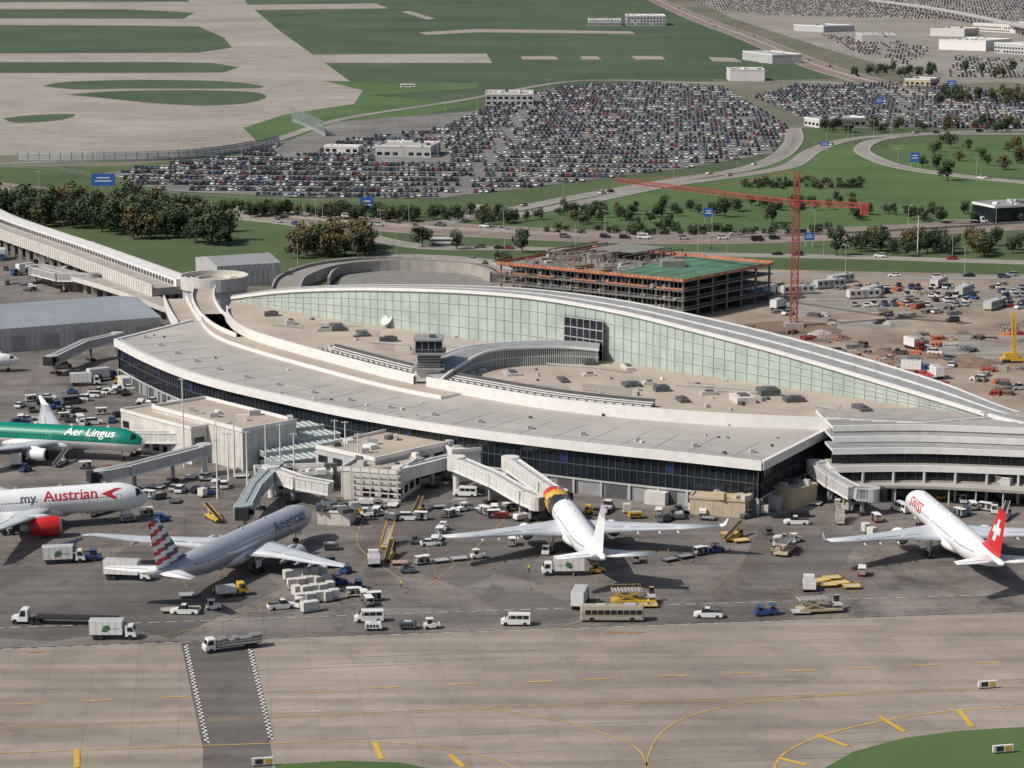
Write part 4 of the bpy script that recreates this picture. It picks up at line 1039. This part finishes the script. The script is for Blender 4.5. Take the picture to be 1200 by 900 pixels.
# ---------------- AIRCRAFT ----------------
def wingloft(b,secs,mi):
    prof=[(0,0),(.05,.45),(.28,.62),(.62,.38),(1,.02),(.62,-.22),(.28,-.36),(.05,-.28)]
    b.loft([[(x-c*px,y,z+th*pz) for px,pz in prof] for x,y,z,c,th in secs],mi)
def airplane(name,n_px,t_px,L,span,Rf,lf_,finf,mats,eng=1.5,engmat=0,winglet=2.0,text=None,zc=5.4,tiltcol=None):
    n=Vector(P(*n_px));t=Vector(P(*t_px)); yaw=math.atan2(n.y-t.y,n.x-t.x)
    root=empty(name,(n.x,n.y,.17),yaw)
    b=MB(); SG=36; rings=[]
    xl=[0,.1,.3,.6,1.0,1.4,1.9,2.4,3.0,3.7,4.5,5.5,6.5,8]+[8+(L-8)*i/58 for i in range(1,59)]
    ln=7.2; ts=.66*L
    for x in xl:
        if x<ln: r=Rf*max(.02,(1-(1-x/ln)**2.1))**.62; cz=zc-.28*Rf*(1-x/ln)**1.6
        elif x>ts: s=(x-ts)/(L-ts); r=Rf*(1-.93*s**1.55); cz=zc+(Rf-r)*.72
        else: r=Rf;cz=zc
        rings.append((x,r,cz))
    vs=[];fs=[];mi=[]
    for x,r,cz in rings:
        for i in range(SG):
            a=2*math.pi*i/SG; vs.append((-x,r*math.cos(a),cz+r*math.sin(a)))
    for k in range(len(rings)-1):
        x=(rings[k][0]+rings[k+1][0])/2
        for i in range(SG):
            fs.append((k*SG+i,k*SG+(i+1)%SG,(k+1)*SG+(i+1)%SG,(k+1)*SG+i))
            a=2*math.pi*(i+.5)/SG; zr=math.sin(a)
            z=(rings[k][2]+rings[k][1]*zr-zc)/Rf
            if 1.4<x<3.2 and .12<z<.5 and x>1.4+ (z-.12)*2.2 and abs(math.cos(a))>.15: m=1
            else: m=lf_(x/L,zr,x)
            mi.append(m)
    fs.append(tuple(range(SG))); mi.append(0); fs.append(tuple(range(len(rings)*SG-1,(len(rings)-1)*SG-1,-1))); mi.append(2)
    b.add(vs,fs,mi); b.obj('fuselage',mats,root,True)
    b=MB()
    zr=.22*Rf
    x=7.5
    while x<.8*L:
        if not (.36*L<x<.375*L or .2*L<x<.22*L or .6*L<x<.615*L):
            s=max(0,(x-ts)/(L-ts)); r=Rf*(1-.93*s**1.55); cz=zc+(Rf-r)*.72
            zz=cz+zr; y2=math.sqrt(max(.1,r*r-(zz-cz)**2))
            for sg in (-1,1):
                b.add([(-x,sg*(y2+.025),zz-.18),(-x-.3,sg*(y2+.025),zz-.18),(-x-.3,sg*(y2-.02),zz+.2),(-x,sg*(y2-.02),zz+.2)],[(0,1,2,3)],1)
        x+=.62
    for xf in (.1,.21,.37,.61,.8):
        x=xf*L; s=max(0,(x-ts)/(L-ts)); r=Rf*(1-.93*s**1.55); cz=zc+(Rf-r)*.72
        for sg in (-1,1):
            for z0,z1,dx0,dx1 in ((-.6,1.2,0,.08),(-.6,1.2,1.0,1.08),(1.15,1.23,0,1.08)):
                f=lambda z:sg*(math.sqrt(max(.05,r*r-z*z))+.03)
                zm=(z0+z1)/2
                b.add([(-x-dx0,f(z0),cz+z0),(-x-dx1,f(z0),cz+z0),(-x-dx1,f(zm),cz+zm),(-x-dx0,f(zm),cz+zm),(-x-dx1,f(z1),cz+z1),(-x-dx0,f(z1),cz+z1)],[(0,1,2,3),(3,2,4,5)],3)
    b.obj('windows_and_doors',mats,root)
    hs=span/2; xr=.33*L; cr=.19*L; zw=zc-.55*Rf
    w=MB()
    for sg in (-1,1):
        def sec(y,c,xle,z,th): return (-xle,sg*y,z,c,th)
        sw=math.tan(math.radians(33)); k1=.36*hs
        secs=[sec(.3*Rf,cr,xr,zw,cr*.13),sec(Rf,cr*.93,xr+.7*sw,zw+.15,cr*.12),sec(k1,cr*.6,xr+(k1-Rf)*sw,zw+(k1-Rf)*.09,cr*.065),
              sec(hs*.7,cr*.37,xr+(hs*.7-Rf)*sw,zw+(hs*.7-Rf)*.092,cr*.035),sec(hs-1.2,cr*.2,xr+(hs-1.2-Rf)*sw,zw+(hs-Rf)*.098,cr*.02)]
        if winglet>0:
            tz=zw+(hs-Rf)*.098; tx=xr+(hs-1.2-Rf)*sw
            secs+=[sec(hs-.5,cr*.16,tx+.9,tz+.35,cr*.015),sec(hs,cr*.07,tx+1.9+winglet*.4,tz+winglet,cr*.008)]
        else: secs+=[sec(hs,cr*.06,xr+(hs-Rf)*sw+2.0,zw+(hs-Rf)*.11,cr*.006)]
        if winglet>0: wingloft(w,secs[:5],0); wingloft(w,secs[4:],4)
        else: wingloft(w,secs,0)
        for yf in (.25,.42,.56,.68):
            y=yf*hs; xt=xr+(y-Rf)*sw+cr*(.62 if yf<.36 else .55 if yf<.5 else .46 if yf<.6 else .38); z=zw+(y-Rf)*.09-.35
            w.loft([[(-xt+2+dx,sg*y+math.cos(a*1.047)*rr,z+math.sin(a*1.047)*rr) for a in range(6)] for dx,rr in ((1.5,.05),(0,.3),(-2,.28),(-3.4,.05))],0)
        for f0,f1,cc in ((.2,.34,.66),(.38,.66,.66),(.7,.9,.7)):
            def tp(f,cc):
                y=f*hs
                ks=[(Rf/hs,cr*.93,.7*sw),(.36,cr*.6,(k1-Rf)*sw),(.7,cr*.37,(hs*.7-Rf)*sw),(1,cr*.2,(hs-1.2-Rf)*sw)]
                for (a0,c0,_),(a1,c1,_) in zip(ks[:-1],ks[1:]):
                    if f<=a1: c=c0+(c1-c0)*(f-a0)/(a1-a0); break
                zz=zw+(y-Rf)*.087+c*.055
                return (-(xr+max(0,y-Rf)*sw+c*cc),sg*y,zz)
            w.beam(tp(f0,cc),tp(f1,cc),.12,.06,3)
    w.loft([[(-x,math.cos(a*math.pi/8)*Rf*ry,zw-.25+math.sin(a*math.pi/8)*Rf*rz) for a in range(16)] for x,ry,rz in ((xr-4,.3,.2),(xr-1,.95,.6),(xr+4,1.1,.68),(xr+cr,1.1,.68),(xr+cr+3,.9,.55),(xr+cr+6,.3,.2))],4)
    w.obj('wings',[wingc,dark,planegrey,grey,planewhite],root,True)
    g=MB()
    for sg in (-1,1):
        y=.31*hs; x0=xr+(y-Rf)*math.tan(math.radians(33))-eng*2.5; z=zw-eng*.72
        prof=[(0,.86),(.25,1.0),(1.2,1.08),(2.4,1.05),(3.4,.9),(3.9,.78)]
        rg=[[(-x0-px*eng*.85,sg*y+math.cos(a*math.pi/12)*eng*pr,z+math.sin(a*math.pi/12)*eng*pr) for a in range(24)] for px,pr in prof]
        g.loft(rg[:2],2,False); g.loft(rg[1:],0,False)
        inn=[[(-x0-px*eng*.85,sg*y+math.cos(a*math.pi/12)*eng*pr,z+math.sin(a*math.pi/12)*eng*pr) for a in range(24)] for px,pr in ((0,.86),(.6,.84),(.9,.8))]
        g.loft(inn,1,False); g.cyl((-x0-.75*eng,sg*y,z),(-x0-.8*eng,sg*y,z),eng*.85,eng*.85,24,1)
        g.cyl((-x0-.3*eng,sg*y,z),(-x0-.75*eng,sg*y,z),.04,eng*.28,12,2)
        g.cyl((-x0-3.2*eng,sg*y,z),(-x0-4.3*eng,sg*y,z),eng*.6,eng*.28,16,3)
        g.loft([[(-x0-a_*eng,sg*y-wd,z+zb*eng),(-x0-a_*eng,sg*y+wd,z+zb*eng),(-x0-a_*eng,sg*y+wd,z+zt*eng),(-x0-a_*eng,sg*y-wd,z+zt*eng)] for a_,wd,zb,zt in ((.8,.08,.8,1.1),(1.8,.22,.8,1.35),(3.3,.22,.6,1.3),(4.2,.1,.6,1.0))],4)
    g.obj('engines',[mats[engmat],dark,silver,grey,planewhite],root,True)
    g=MB()
    xh=.885*L; zh=zc+.55*Rf; hh=.16*span
    for sg in (-1,1):
        wingloft(g,[(-xh+2.2,sg*.2,zh,.105*L,.7),(-xh-.4,sg*(Rf*.55+.9),zh+.15,.085*L,.55),(-xh-.4-(hh-2)*.72,sg*hh,zh+(hh-1)*.1,.034*L,.2)],0)
        g.beam((-xh-.085*L*.68,sg*2.4,zh+.4),(-xh-.4-(hh-2)*.72-.034*L*.6,sg*(hh-.2),zh+(hh-1)*.1+.12),.1,.06,1)
    g.obj('horizontal_stabilizers',[planewhite if not tiltcol else tiltcol,grey],root,True)
    g=MB(); NZ=24;NX=20; xf=.80*L; fh_=9.6*L/63; crf=.155*L; ctf=.06*L; zb=zc+Rf*.86
    pf=lambda s: .42*(max(0,1-abs(2*s**.7-1)**2.2))**.7
    for sg in (-1,1):
        vs=[];fs=[];mi=[]
        for j in range(NZ+1):
            t=j/NZ; c=crf+(ctf-crf)*t; xle=xf+math.tan(math.radians(42))*fh_*t - (2.2*(1-t/.12)**2 if t<.12 else 0)
            if t<.12: c+=2.2*(1-t/.12)**2
            for i in range(NX+1):
                s=i/NX; vs.append((-xle-c*s,sg*pf(s)*(1-.55*t),zb+fh_*t-.1*s))
        for j in range(NZ):
            for i in range(NX):
                a=j*(NX+1)+i; fs.append((a,a+1,a+NX+2,a+NX+1)); mi.append(finf((i+.5)/NX,(j+.5)/NZ))
        g.add(vs,fs,mi)
    g.obj('tail_fin',mats,root,True)
    g=MB()
    g.cyl((-.095*L,0,.6),(-.095*L,0,zc-Rf*.6),.14,.18,8,0)
    for s in (-.35,.35): g.cyl((-.095*L,s-.15,.5),(-.095*L,s+.15,.5),.5,.5,14,1)
    tk=4.9*span/60
    for sg in (-1,1):
        xm=xr+cr*.82; g.cyl((-xm,sg*tk,.8),(-xm,sg*(tk-.5),zw+.3),.24,.28,8,0)
        for dx in (-.8,.8):
            for s in (-.5,.5): g.cyl((-xm+dx,sg*tk+s-.2,.65),(-xm+dx,sg*tk+s+.2,.65),.65,.65,14,1)
        g.beam((-xm-.8,sg*tk,.65),(-xm+.8,sg*tk,.65),.25,.25,0); g.box((-xm,sg*(tk+.4),1.4),(1.8,.06,1.6),2)
    for s in (-.45,.45): g.box((-.095*L+1.2,s,1.5),(1.6,.05,1.0),2)
    g.obj('landing_gear',[lgrey,dark,planewhite],root)
    g=MB()
    for x in (.15,.3,.45): g.box((-x*L,0,zc+Rf-.03),(.6,.08,.45),0)
    g.obj('antennas',[planewhite],root)
    if text:
        for (s_,size,xc,zoff,side,mt,sh) in text:
            if s_=='CHEVRON':
                me=bpy.data.meshes.new('chev'); me.from_pydata([(0,.35,0),(3.2,1.5,0),(4.6,1.5,0),(2.2,.35,0),(3.4,-.9,0),(2.6,-.9,0)],[],[(0,3,2,1),(0,5,4,3)])
            else:
                cu=bpy.data.curves.new('letters','FONT'); cu.body=s_; cu.size=size; cu.align_x='LEFT'; cu.resolution_u=3; cu.shear=sh; cu.offset=.04
                to=bpy.data.objects.new('tmp',cu); scene.collection.objects.link(to); bpy.context.view_layer.update()
                me=bpy.data.meshes.new_from_object(to.evaluated_get(bpy.context.evaluated_depsgraph_get())); bpy.data.objects.remove(to)
            bm=bmesh.new(); bm.from_mesh(me)
            for k in range(1,14):
                bmesh.ops.bisect_plane(bm,geom=bm.verts[:]+bm.edges[:]+bm.faces[:],plane_co=(0,size*(-.4+k*.11),0),plane_no=(0,1,0))
            for v in bm.verts:
                tx,ty=v.co.x,v.co.y; z=zoff+ty; zq=max(-.97*Rf,min(1.4*Rf,z))
                ang=zq/Rf; yy_=Rf*math.cos(ang)+.04; zz=Rf*math.sin(ang)
                v.co=(-xc+tx if side<0 else -xc-tx, side*yy_, zc+zz*1.012)
            bm.to_mesh(me); bm.free(); me.materials.clear(); me.materials.append(mt)
            o=bpy.data.objects.new('airline_lettering',me); scene.collection.objects.link(o); o.parent=root
    return root
base_m=[planewhite,carglass,dgrey,lgrey,teal,red,navy,yellow,black,silver,planegrey]
textred=M('letter_red',(.5,.02,.03),.4,0); textgrey=M('letter_grey',(.08,.1,.13),.4,0); textwhite=M('letter_white',(.75,.75,.75),.4,0)
airplane('passenger_airplane',(170,517,5.4),(0,508,5.4),63.7,60.3,2.82,lambda q,z,x:4 if z>-.12-.25*max(0,q-.5) and x>0.6 else 0,lambda s,t:4,base_m,1.45,0,2.2,
   [('Aer Lingus',3.0,20,1.0,-1,textwhite,.25)])
def aus(q,z,x): return 5 if q>.8 else 0
airplane('passenger_airplane',(174,580,5.6),(0,592,5.6),63.7,60.9,3.1,aus,lambda s,t:5,base_m,2.0,5,0,
   [('Austrian',3.4,23.0,.7,-1,textred,.0),('my',2.8,28,.7,-1,textgrey,0),('CHEVRON',3.2,10.6,1.2,-1,textred,0)],5.6)
def amf(s,t):
    k=int(t*10+s*1.2)
    if k%2==1: return 0
    return 6 if s<.45+.1*math.sin(t*6) else 5
airplane('passenger_airplane',(362,600,5.4),(185,668,7.8),62.8,60.1,2.88,lambda q,z,x:9,amf,[silver if i==9 else m for i,m in enumerate(base_m)],1.75,10,0,
   [('American',3.3,19.5,.2,-1,textgrey,0)],5.4,planewhite)
def bru(q,z,x):
    w=x-abs(z-.5)*3
    if x<19: return 5 if w<8 else (7 if w<12 else 8)
    return 0
airplane('passenger_airplane',(645,577,5.4),(706,650,7.5),63.7,60.3,2.82,bru,lambda s,t:0 if t<.75 else 3,base_m,1.45,0,2.0,None)
airplane('passenger_airplane',(1068,582,5.4),(1174,659,7.5),63.7,60.3,2.82,lambda q,z,x:0,lambda s,t:0 if ((.38<s<.62 and .3<t<.8) or (.2<s<.8 and .47<t<.63)) else 5,base_m,1.45,0,2.0,
   [('SWISS',3.2,8,.1,1,textred,0)])
airplane('passenger_airplane',(24,421,3.6),(-100,425,3.6),38,34,1.95,lambda q,z,x:0,lambda s,t:6,base_m,1.0,0,1.8,None,3.6)
# ---------------- apron vehicles ----------------
veh('van',604,733,178);veh('van',432,729,185);veh('gpu',438,739,0,carwhite);veh('tug',506,737,10,carwhite);veh('gpu',478,738,0,dgrey)
veh('pickup',830,724,175);veh('tug',893,722,10,carblue);veh('tug',903,721,190,carblue)
veh('pickup',217,720,175);veh('utility',272,699,20,yellow,beige);veh('logotruck',133,749,0,carwhite,greenlogo)
veh('semi',78,732,176,carwhite,dark);veh('stake',272,762,203,carwhite,rib)
veh('bus',717,728,180,carbeige);veh('logotruck',660,674,182,carwhite,greenlogo);veh('loader',742,708,5,yellow);veh('boxtruck',680,710,80,carblue)
veh('dolly',760,712,3,yellow);veh('dolly',735,714,3,yellow)
veh('catering',150,680,-8,carwhite);veh('logotruck',75,660,10,carwhite,greenlogo);veh('pushback',100,657,5,carblue);veh('belt',75,650,20,blue)
for i in range(22):
    veh('uld',338+(i%5)*10+(i//5)*5+U(-1,1),682+(i//5)*9+(i%5)*-1.2+U(-1,1),U(20,35)+90*(i%2),carwhite)
for u,v,k,d,p in ((330,714,'pickup',20,carwhite),(352,712,'tug',60,carwhite),(398,686,'tug',20,carblue),(405,672,'tug',70,carblue),(415,700,'cart',10,beige),(438,705,'cart',12,dgrey),(378,666,'pushback',20,dgrey),
  (388,645,'gpu',0,cargrey),(438,662,'utility',95,carwhite),(455,640,'stairs',80,yellow),(457,655,'belt',85,yellow),(468,662,'dolly',5,orange),(478,672,'tug',0,dgrey),(490,602,'belt',80,yellow),(488,638,'tug',10,cargrey),
  (480,610,'suv',0,carwhite),(505,640,'sedan',5,carwhite),(430,606,'tug',0,carwhite),(415,603,'gpu',0,yellow),(545,582,'van',170,carwhite),(560,578,'tug',10,cargrey),(588,608,'gpu',0,carred),
  (860,632,'belt',60,yellow),(868,636,'dolly',20,yellow),(855,628,'dolly',10,yellow),(795,606,'pushback',90,dgrey),(772,606,'cart',80,carred),(745,608,'gpu',10,yellow),(910,640,'tug',80,carwhite),(920,648,'loader',70,beige),(932,636,'tug',40,carwhite),
  (915,607,'suv',170,carblack),(936,606,'suv',175,carblack),(933,615,'pickup',178,carwhite),(948,692,'utility',85,carwhite),(970,688,'dolly',10,yellow),(985,686,'dolly',20,yellow),(998,690,'dolly',5,yellow),(975,680,'dolly',12,yellow),(962,683,'dolly',30,yellow),
  (960,718,'loader',10,beige),(938,720,'dolly',5,lgrey),(1010,675,'cart',80,carred),(1055,600,'van',120,carwhite),(1027,612,'cart',100,carred),(1128,590,'tug',90,carwhite),(1140,598,'cart',90,dgrey),(1165,602,'tug',80,carwhite),(1178,608,'belt',70,carwhite),(1105,586,'tug',40,yellow),
  (984,612,'stairs',85,beige),(212,577,'suv',80,carwhite),(232,577,'sedan',60,carblack),(262,572,'suv',100,carwhite),(205,575,'sedan',80,carsilver),(245,580,'tug',10,carblue),(172,605,'cart',30,grey),(190,612,'tug',40,blue),(118,603,'belt',60,lgrey),(150,612,'gpu',30,grey),
  (30,553,'tug',60,carblue),(20,545,'boxtruck',100,carblue),(72,545,'belt',80,lgrey),(100,550,'cart',10,dgrey),(130,555,'tug',10,carred),(285,640,'gpu',0,yellow),(345,655,'belt',60,dgrey),(300,668,'cart',20,grey),(220,700,'dolly',10,lgrey),
  (95,470,'suv',170,carwhite),(108,466,'suv',170,carwhite),(120,462,'sedan',150,carwhite),(133,459,'suv',160,carwhite),(147,463,'sedan',90,carblack),(85,462,'tug',0,carblue),(165,478,'van',90,carwhite),(172,484,'sedan',90,carred),(180,472,'sedan',60,carwhite),(192,488,'sedan',90,cargrey),(205,500,'van',80,carwhite),
  (120,446,'boxtruck',30,carblue),(100,452,'boxtruck',10,carwhite),(140,450,'tug',0,yellow),(60,480,'pushback',20,carblue),(75,492,'cart',20,grey),(600,640,'cart',90,grey),(640,650,'tug',80,carwhite),(745,660,'cart',90,dgrey),(700,672,'tug',10,yellow),
  (670,617,'stairs',100,yellow),(710,600,'pushback',70,carwhite),(690,602,'tug',70,yellow),(1088,612,'belt',100,yellow),(1015,625,'uld',20,carwhite),(1022,630,'uld',40,carwhite),(250,610,'belt',120,yellow)):
    veh(k,u,v,d,p)
def cartrain(u,v,deg,n,p,tugp):
    x,y=P2(u,v); a=math.radians(deg); veh('tug',x,y,deg,tugp,None,None,True)
    for i in range(n): a2=a+i*.05; x-=math.cos(a2)*4.1; y-=math.sin(a2)*4.1; veh(random.choice(['cart','dolly']) if p else 'uld',x,y,math.degrees(a2),p or carwhite,None,None,True)
for t in ((560,655,20,3,grey,carwhite),(840,648,30,3,dgrey,carblue),(420,690,100,3,dgrey,carblue),(250,715,10,2,beige,carwhite),(520,622,80,3,grey,carwhite),(900,628,100,2,dgrey,cargrey)): cartrain(*t)
for i in range(44):
    veh(random.choice(['sedan','suv','van','tug','cart','pickup','sedan']),U(20,215),U(432,500),random.choice([0,90,20,110])+U(-10,10),random.choice([carwhite,cargrey,carblue,cargrey,carwhite,dgrey,carblack]))
for i in range(30):
    veh(random.choice(['tug','cart','uld','gpu','dolly','boxtruck','catering']),U(0,110),U(285,345),U(0,360),random.choice([carwhite,carblue,cargrey,dgrey]))
for i in range(30):
    u=U(560,1180); veh(random.choice(['tug','cart','uld','gpu','dolly','suv','cart']),u,U(597,612) if u<900 else U(590,606),U(0,360),random.choice([carwhite,carblue,cargrey,dgrey,dgrey,yellow]))
for i in range(22): veh(random.choice(['cart','dolly','dolly','gpu','tug']),U(395,610),U(592,616),U(0,360),random.choice([dgrey,dgrey,grey,yellow,carwhite]))
for i in range(12): veh(random.choice(['cart','uld','dolly','gpu','tug','sedan']),U(170,300),U(560,590),U(0,360),random.choice([carwhite,dgrey,grey]))
cm=MB(); cm.cyl((0,0,0),(0,0,.75),.2,.03,8,0); cm.box((0,0,0),(.5,.5,.05),1); conem=cm.mesh('traffic_cone',[orange,dark])
for i in range(30): put(conem,'traffic_cone',*P2(U(200,1150),U(610,700)),.17)
for u,v in ((308,899),(1157,808),(1175,884)):
    b=MB(); b.box((0,0,.3),(3.4,.4,1.1),0); b.box((-.6,-.22,.45),(1.2,.04,.8),1); b.box((.8,-.22,.45),(1.0,.04,.8),2)
    for s in (-1.3,1.3): b.box((s,0,0),(.15,.2,.3),1)
    o=b.obj('taxiway_sign',[white,lineblk,yellow]); o.location=(*P2(u,v),.18)
    o.rotation_euler=(0,0,.2)
def person(u,v,yaw):
    me=bpy.data.meshes.new('ground_worker')
    V=[(0,0,.95),(0,0,1.2),(0,0,1.42),(0,0,1.53),(0,.02,1.66),(0,.0,1.76),(.1,0,.88),(.12,.03,.5),(.12,0,.08),(.12,.16,.04),(-.1,0,.88),(-.13,-.05,.5),(-.12,-.12,.08),(-.12,.04,.04),(.2,0,1.4),(.26,.03,1.12),(.24,.16,.9),(-.2,0,1.4),(-.26,0,1.12),(-.27,.1,.88)]
    Ed=[(0,1),(1,2),(2,3),(3,4),(4,5),(0,6),(6,7),(7,8),(8,9),(0,10),(10,11),(11,12),(12,13),(2,14),(14,15),(15,16),(2,17),(17,18),(18,19)]
    rad=[.15,.14,.15,.06,.1,.07,.1,.07,.05,.045,.1,.07,.05,.045,.075,.05,.04,.075,.05,.04]
    me.from_pydata(V,Ed,[]); me.materials.append(hivis)
    o=put(me,'ground_worker',*P2(u,v),.18,yaw); o.modifiers.new('skin','SKIN')
    for i,r_ in enumerate(rad): me.skin_vertices[0].data[i].radius=(r_,r_)
    me.skin_vertices[0].data[0].use_root=True
    s=o.modifiers.new('sub','SUBSURF'); s.levels=1; s.render_levels=1
hivis=bpy.data.materials.new('workwear'); hivis.use_nodes=True; nt=hivis.node_tree
tc=nt.nodes.new('ShaderNodeTexCoord'); sx=nt.nodes.new('ShaderNodeSeparateXYZ'); cr=nt.nodes.new('ShaderNodeValToRGB'); cr.color_ramp.interpolation='CONSTANT'
ml=nt.nodes.new('ShaderNodeMath'); ml.operation='DIVIDE'; ml.inputs[1].default_value=2
cr.color_ramp.elements[0].color=(.02,.025,.05,1); e_=cr.color_ramp.elements[1]; e_.position=.49; e_.color=(.45,.65,.05,1)
e3=cr.color_ramp.elements.new(.755); e3.color=(.4,.22,.15,1); e4=cr.color_ramp.elements.new(.86); e4.color=(.04,.03,.02,1)
nt.links.new(tc.outputs['Object'],sx.inputs[0]); nt.links.new(sx.outputs['Z'],ml.inputs[0]); nt.links.new(ml.outputs[0],cr.inputs['Fac']); nt.links.new(cr.outputs['Color'],nt.nodes['Principled BSDF'].inputs['Base Color'])
for u,v,a in ((985,716,1),(470,690,2),(905,652,.4),(330,668,3),(620,672,0),(760,712,2),(250,700,1.2),(1090,612,2)): person(u,v,a)
# ---------------- light, sky, camera ----------------
sd=Vector((-.82,-.36,.0)).normalized(); EL=math.radians(45)
sdir=Vector((sd.x*math.cos(EL),sd.y*math.cos(EL),math.sin(EL)))
su=bpy.data.lights.new('sun','SUN'); su.energy=4.1; su.angle=math.radians(.5); su.color=(1,.95,.875)
so=bpy.data.objects.new('sun',su); scene.collection.objects.link(so); so.rotation_euler=sdir.to_track_quat('Z','Y').to_euler(); so.location=(0,0,500)
w=bpy.data.worlds.new('World'); scene.world=w; w.use_nodes=True; nt=w.node_tree
sky=nt.nodes.new('ShaderNodeTexSky'); sky.sky_type='NISHITA'; sky.sun_disc=False; sky.sun_elevation=EL; sky.sun_rotation=math.atan2(sdir.x,sdir.y)
sky.dust_density=3.0
nt.links.new(sky.outputs[0],nt.nodes['Background'].inputs['Color']); nt.nodes['Background'].inputs['Strength'].default_value=.085
cam=bpy.data.cameras.new('camera'); cam.sensor_width=36; cam.lens=F/1200*36; cam.clip_end=60000; cam.clip_start=1
co=bpy.data.objects.new('camera',cam); scene.collection.objects.link(co); co.location=(0,0,H); co.rotation_euler=(math.pi/2-TH,0,0)
scene.camera=co
scene.view_settings.view_transform='Standard'; scene.view_settings.look='None'; scene.view_settings.exposure=0
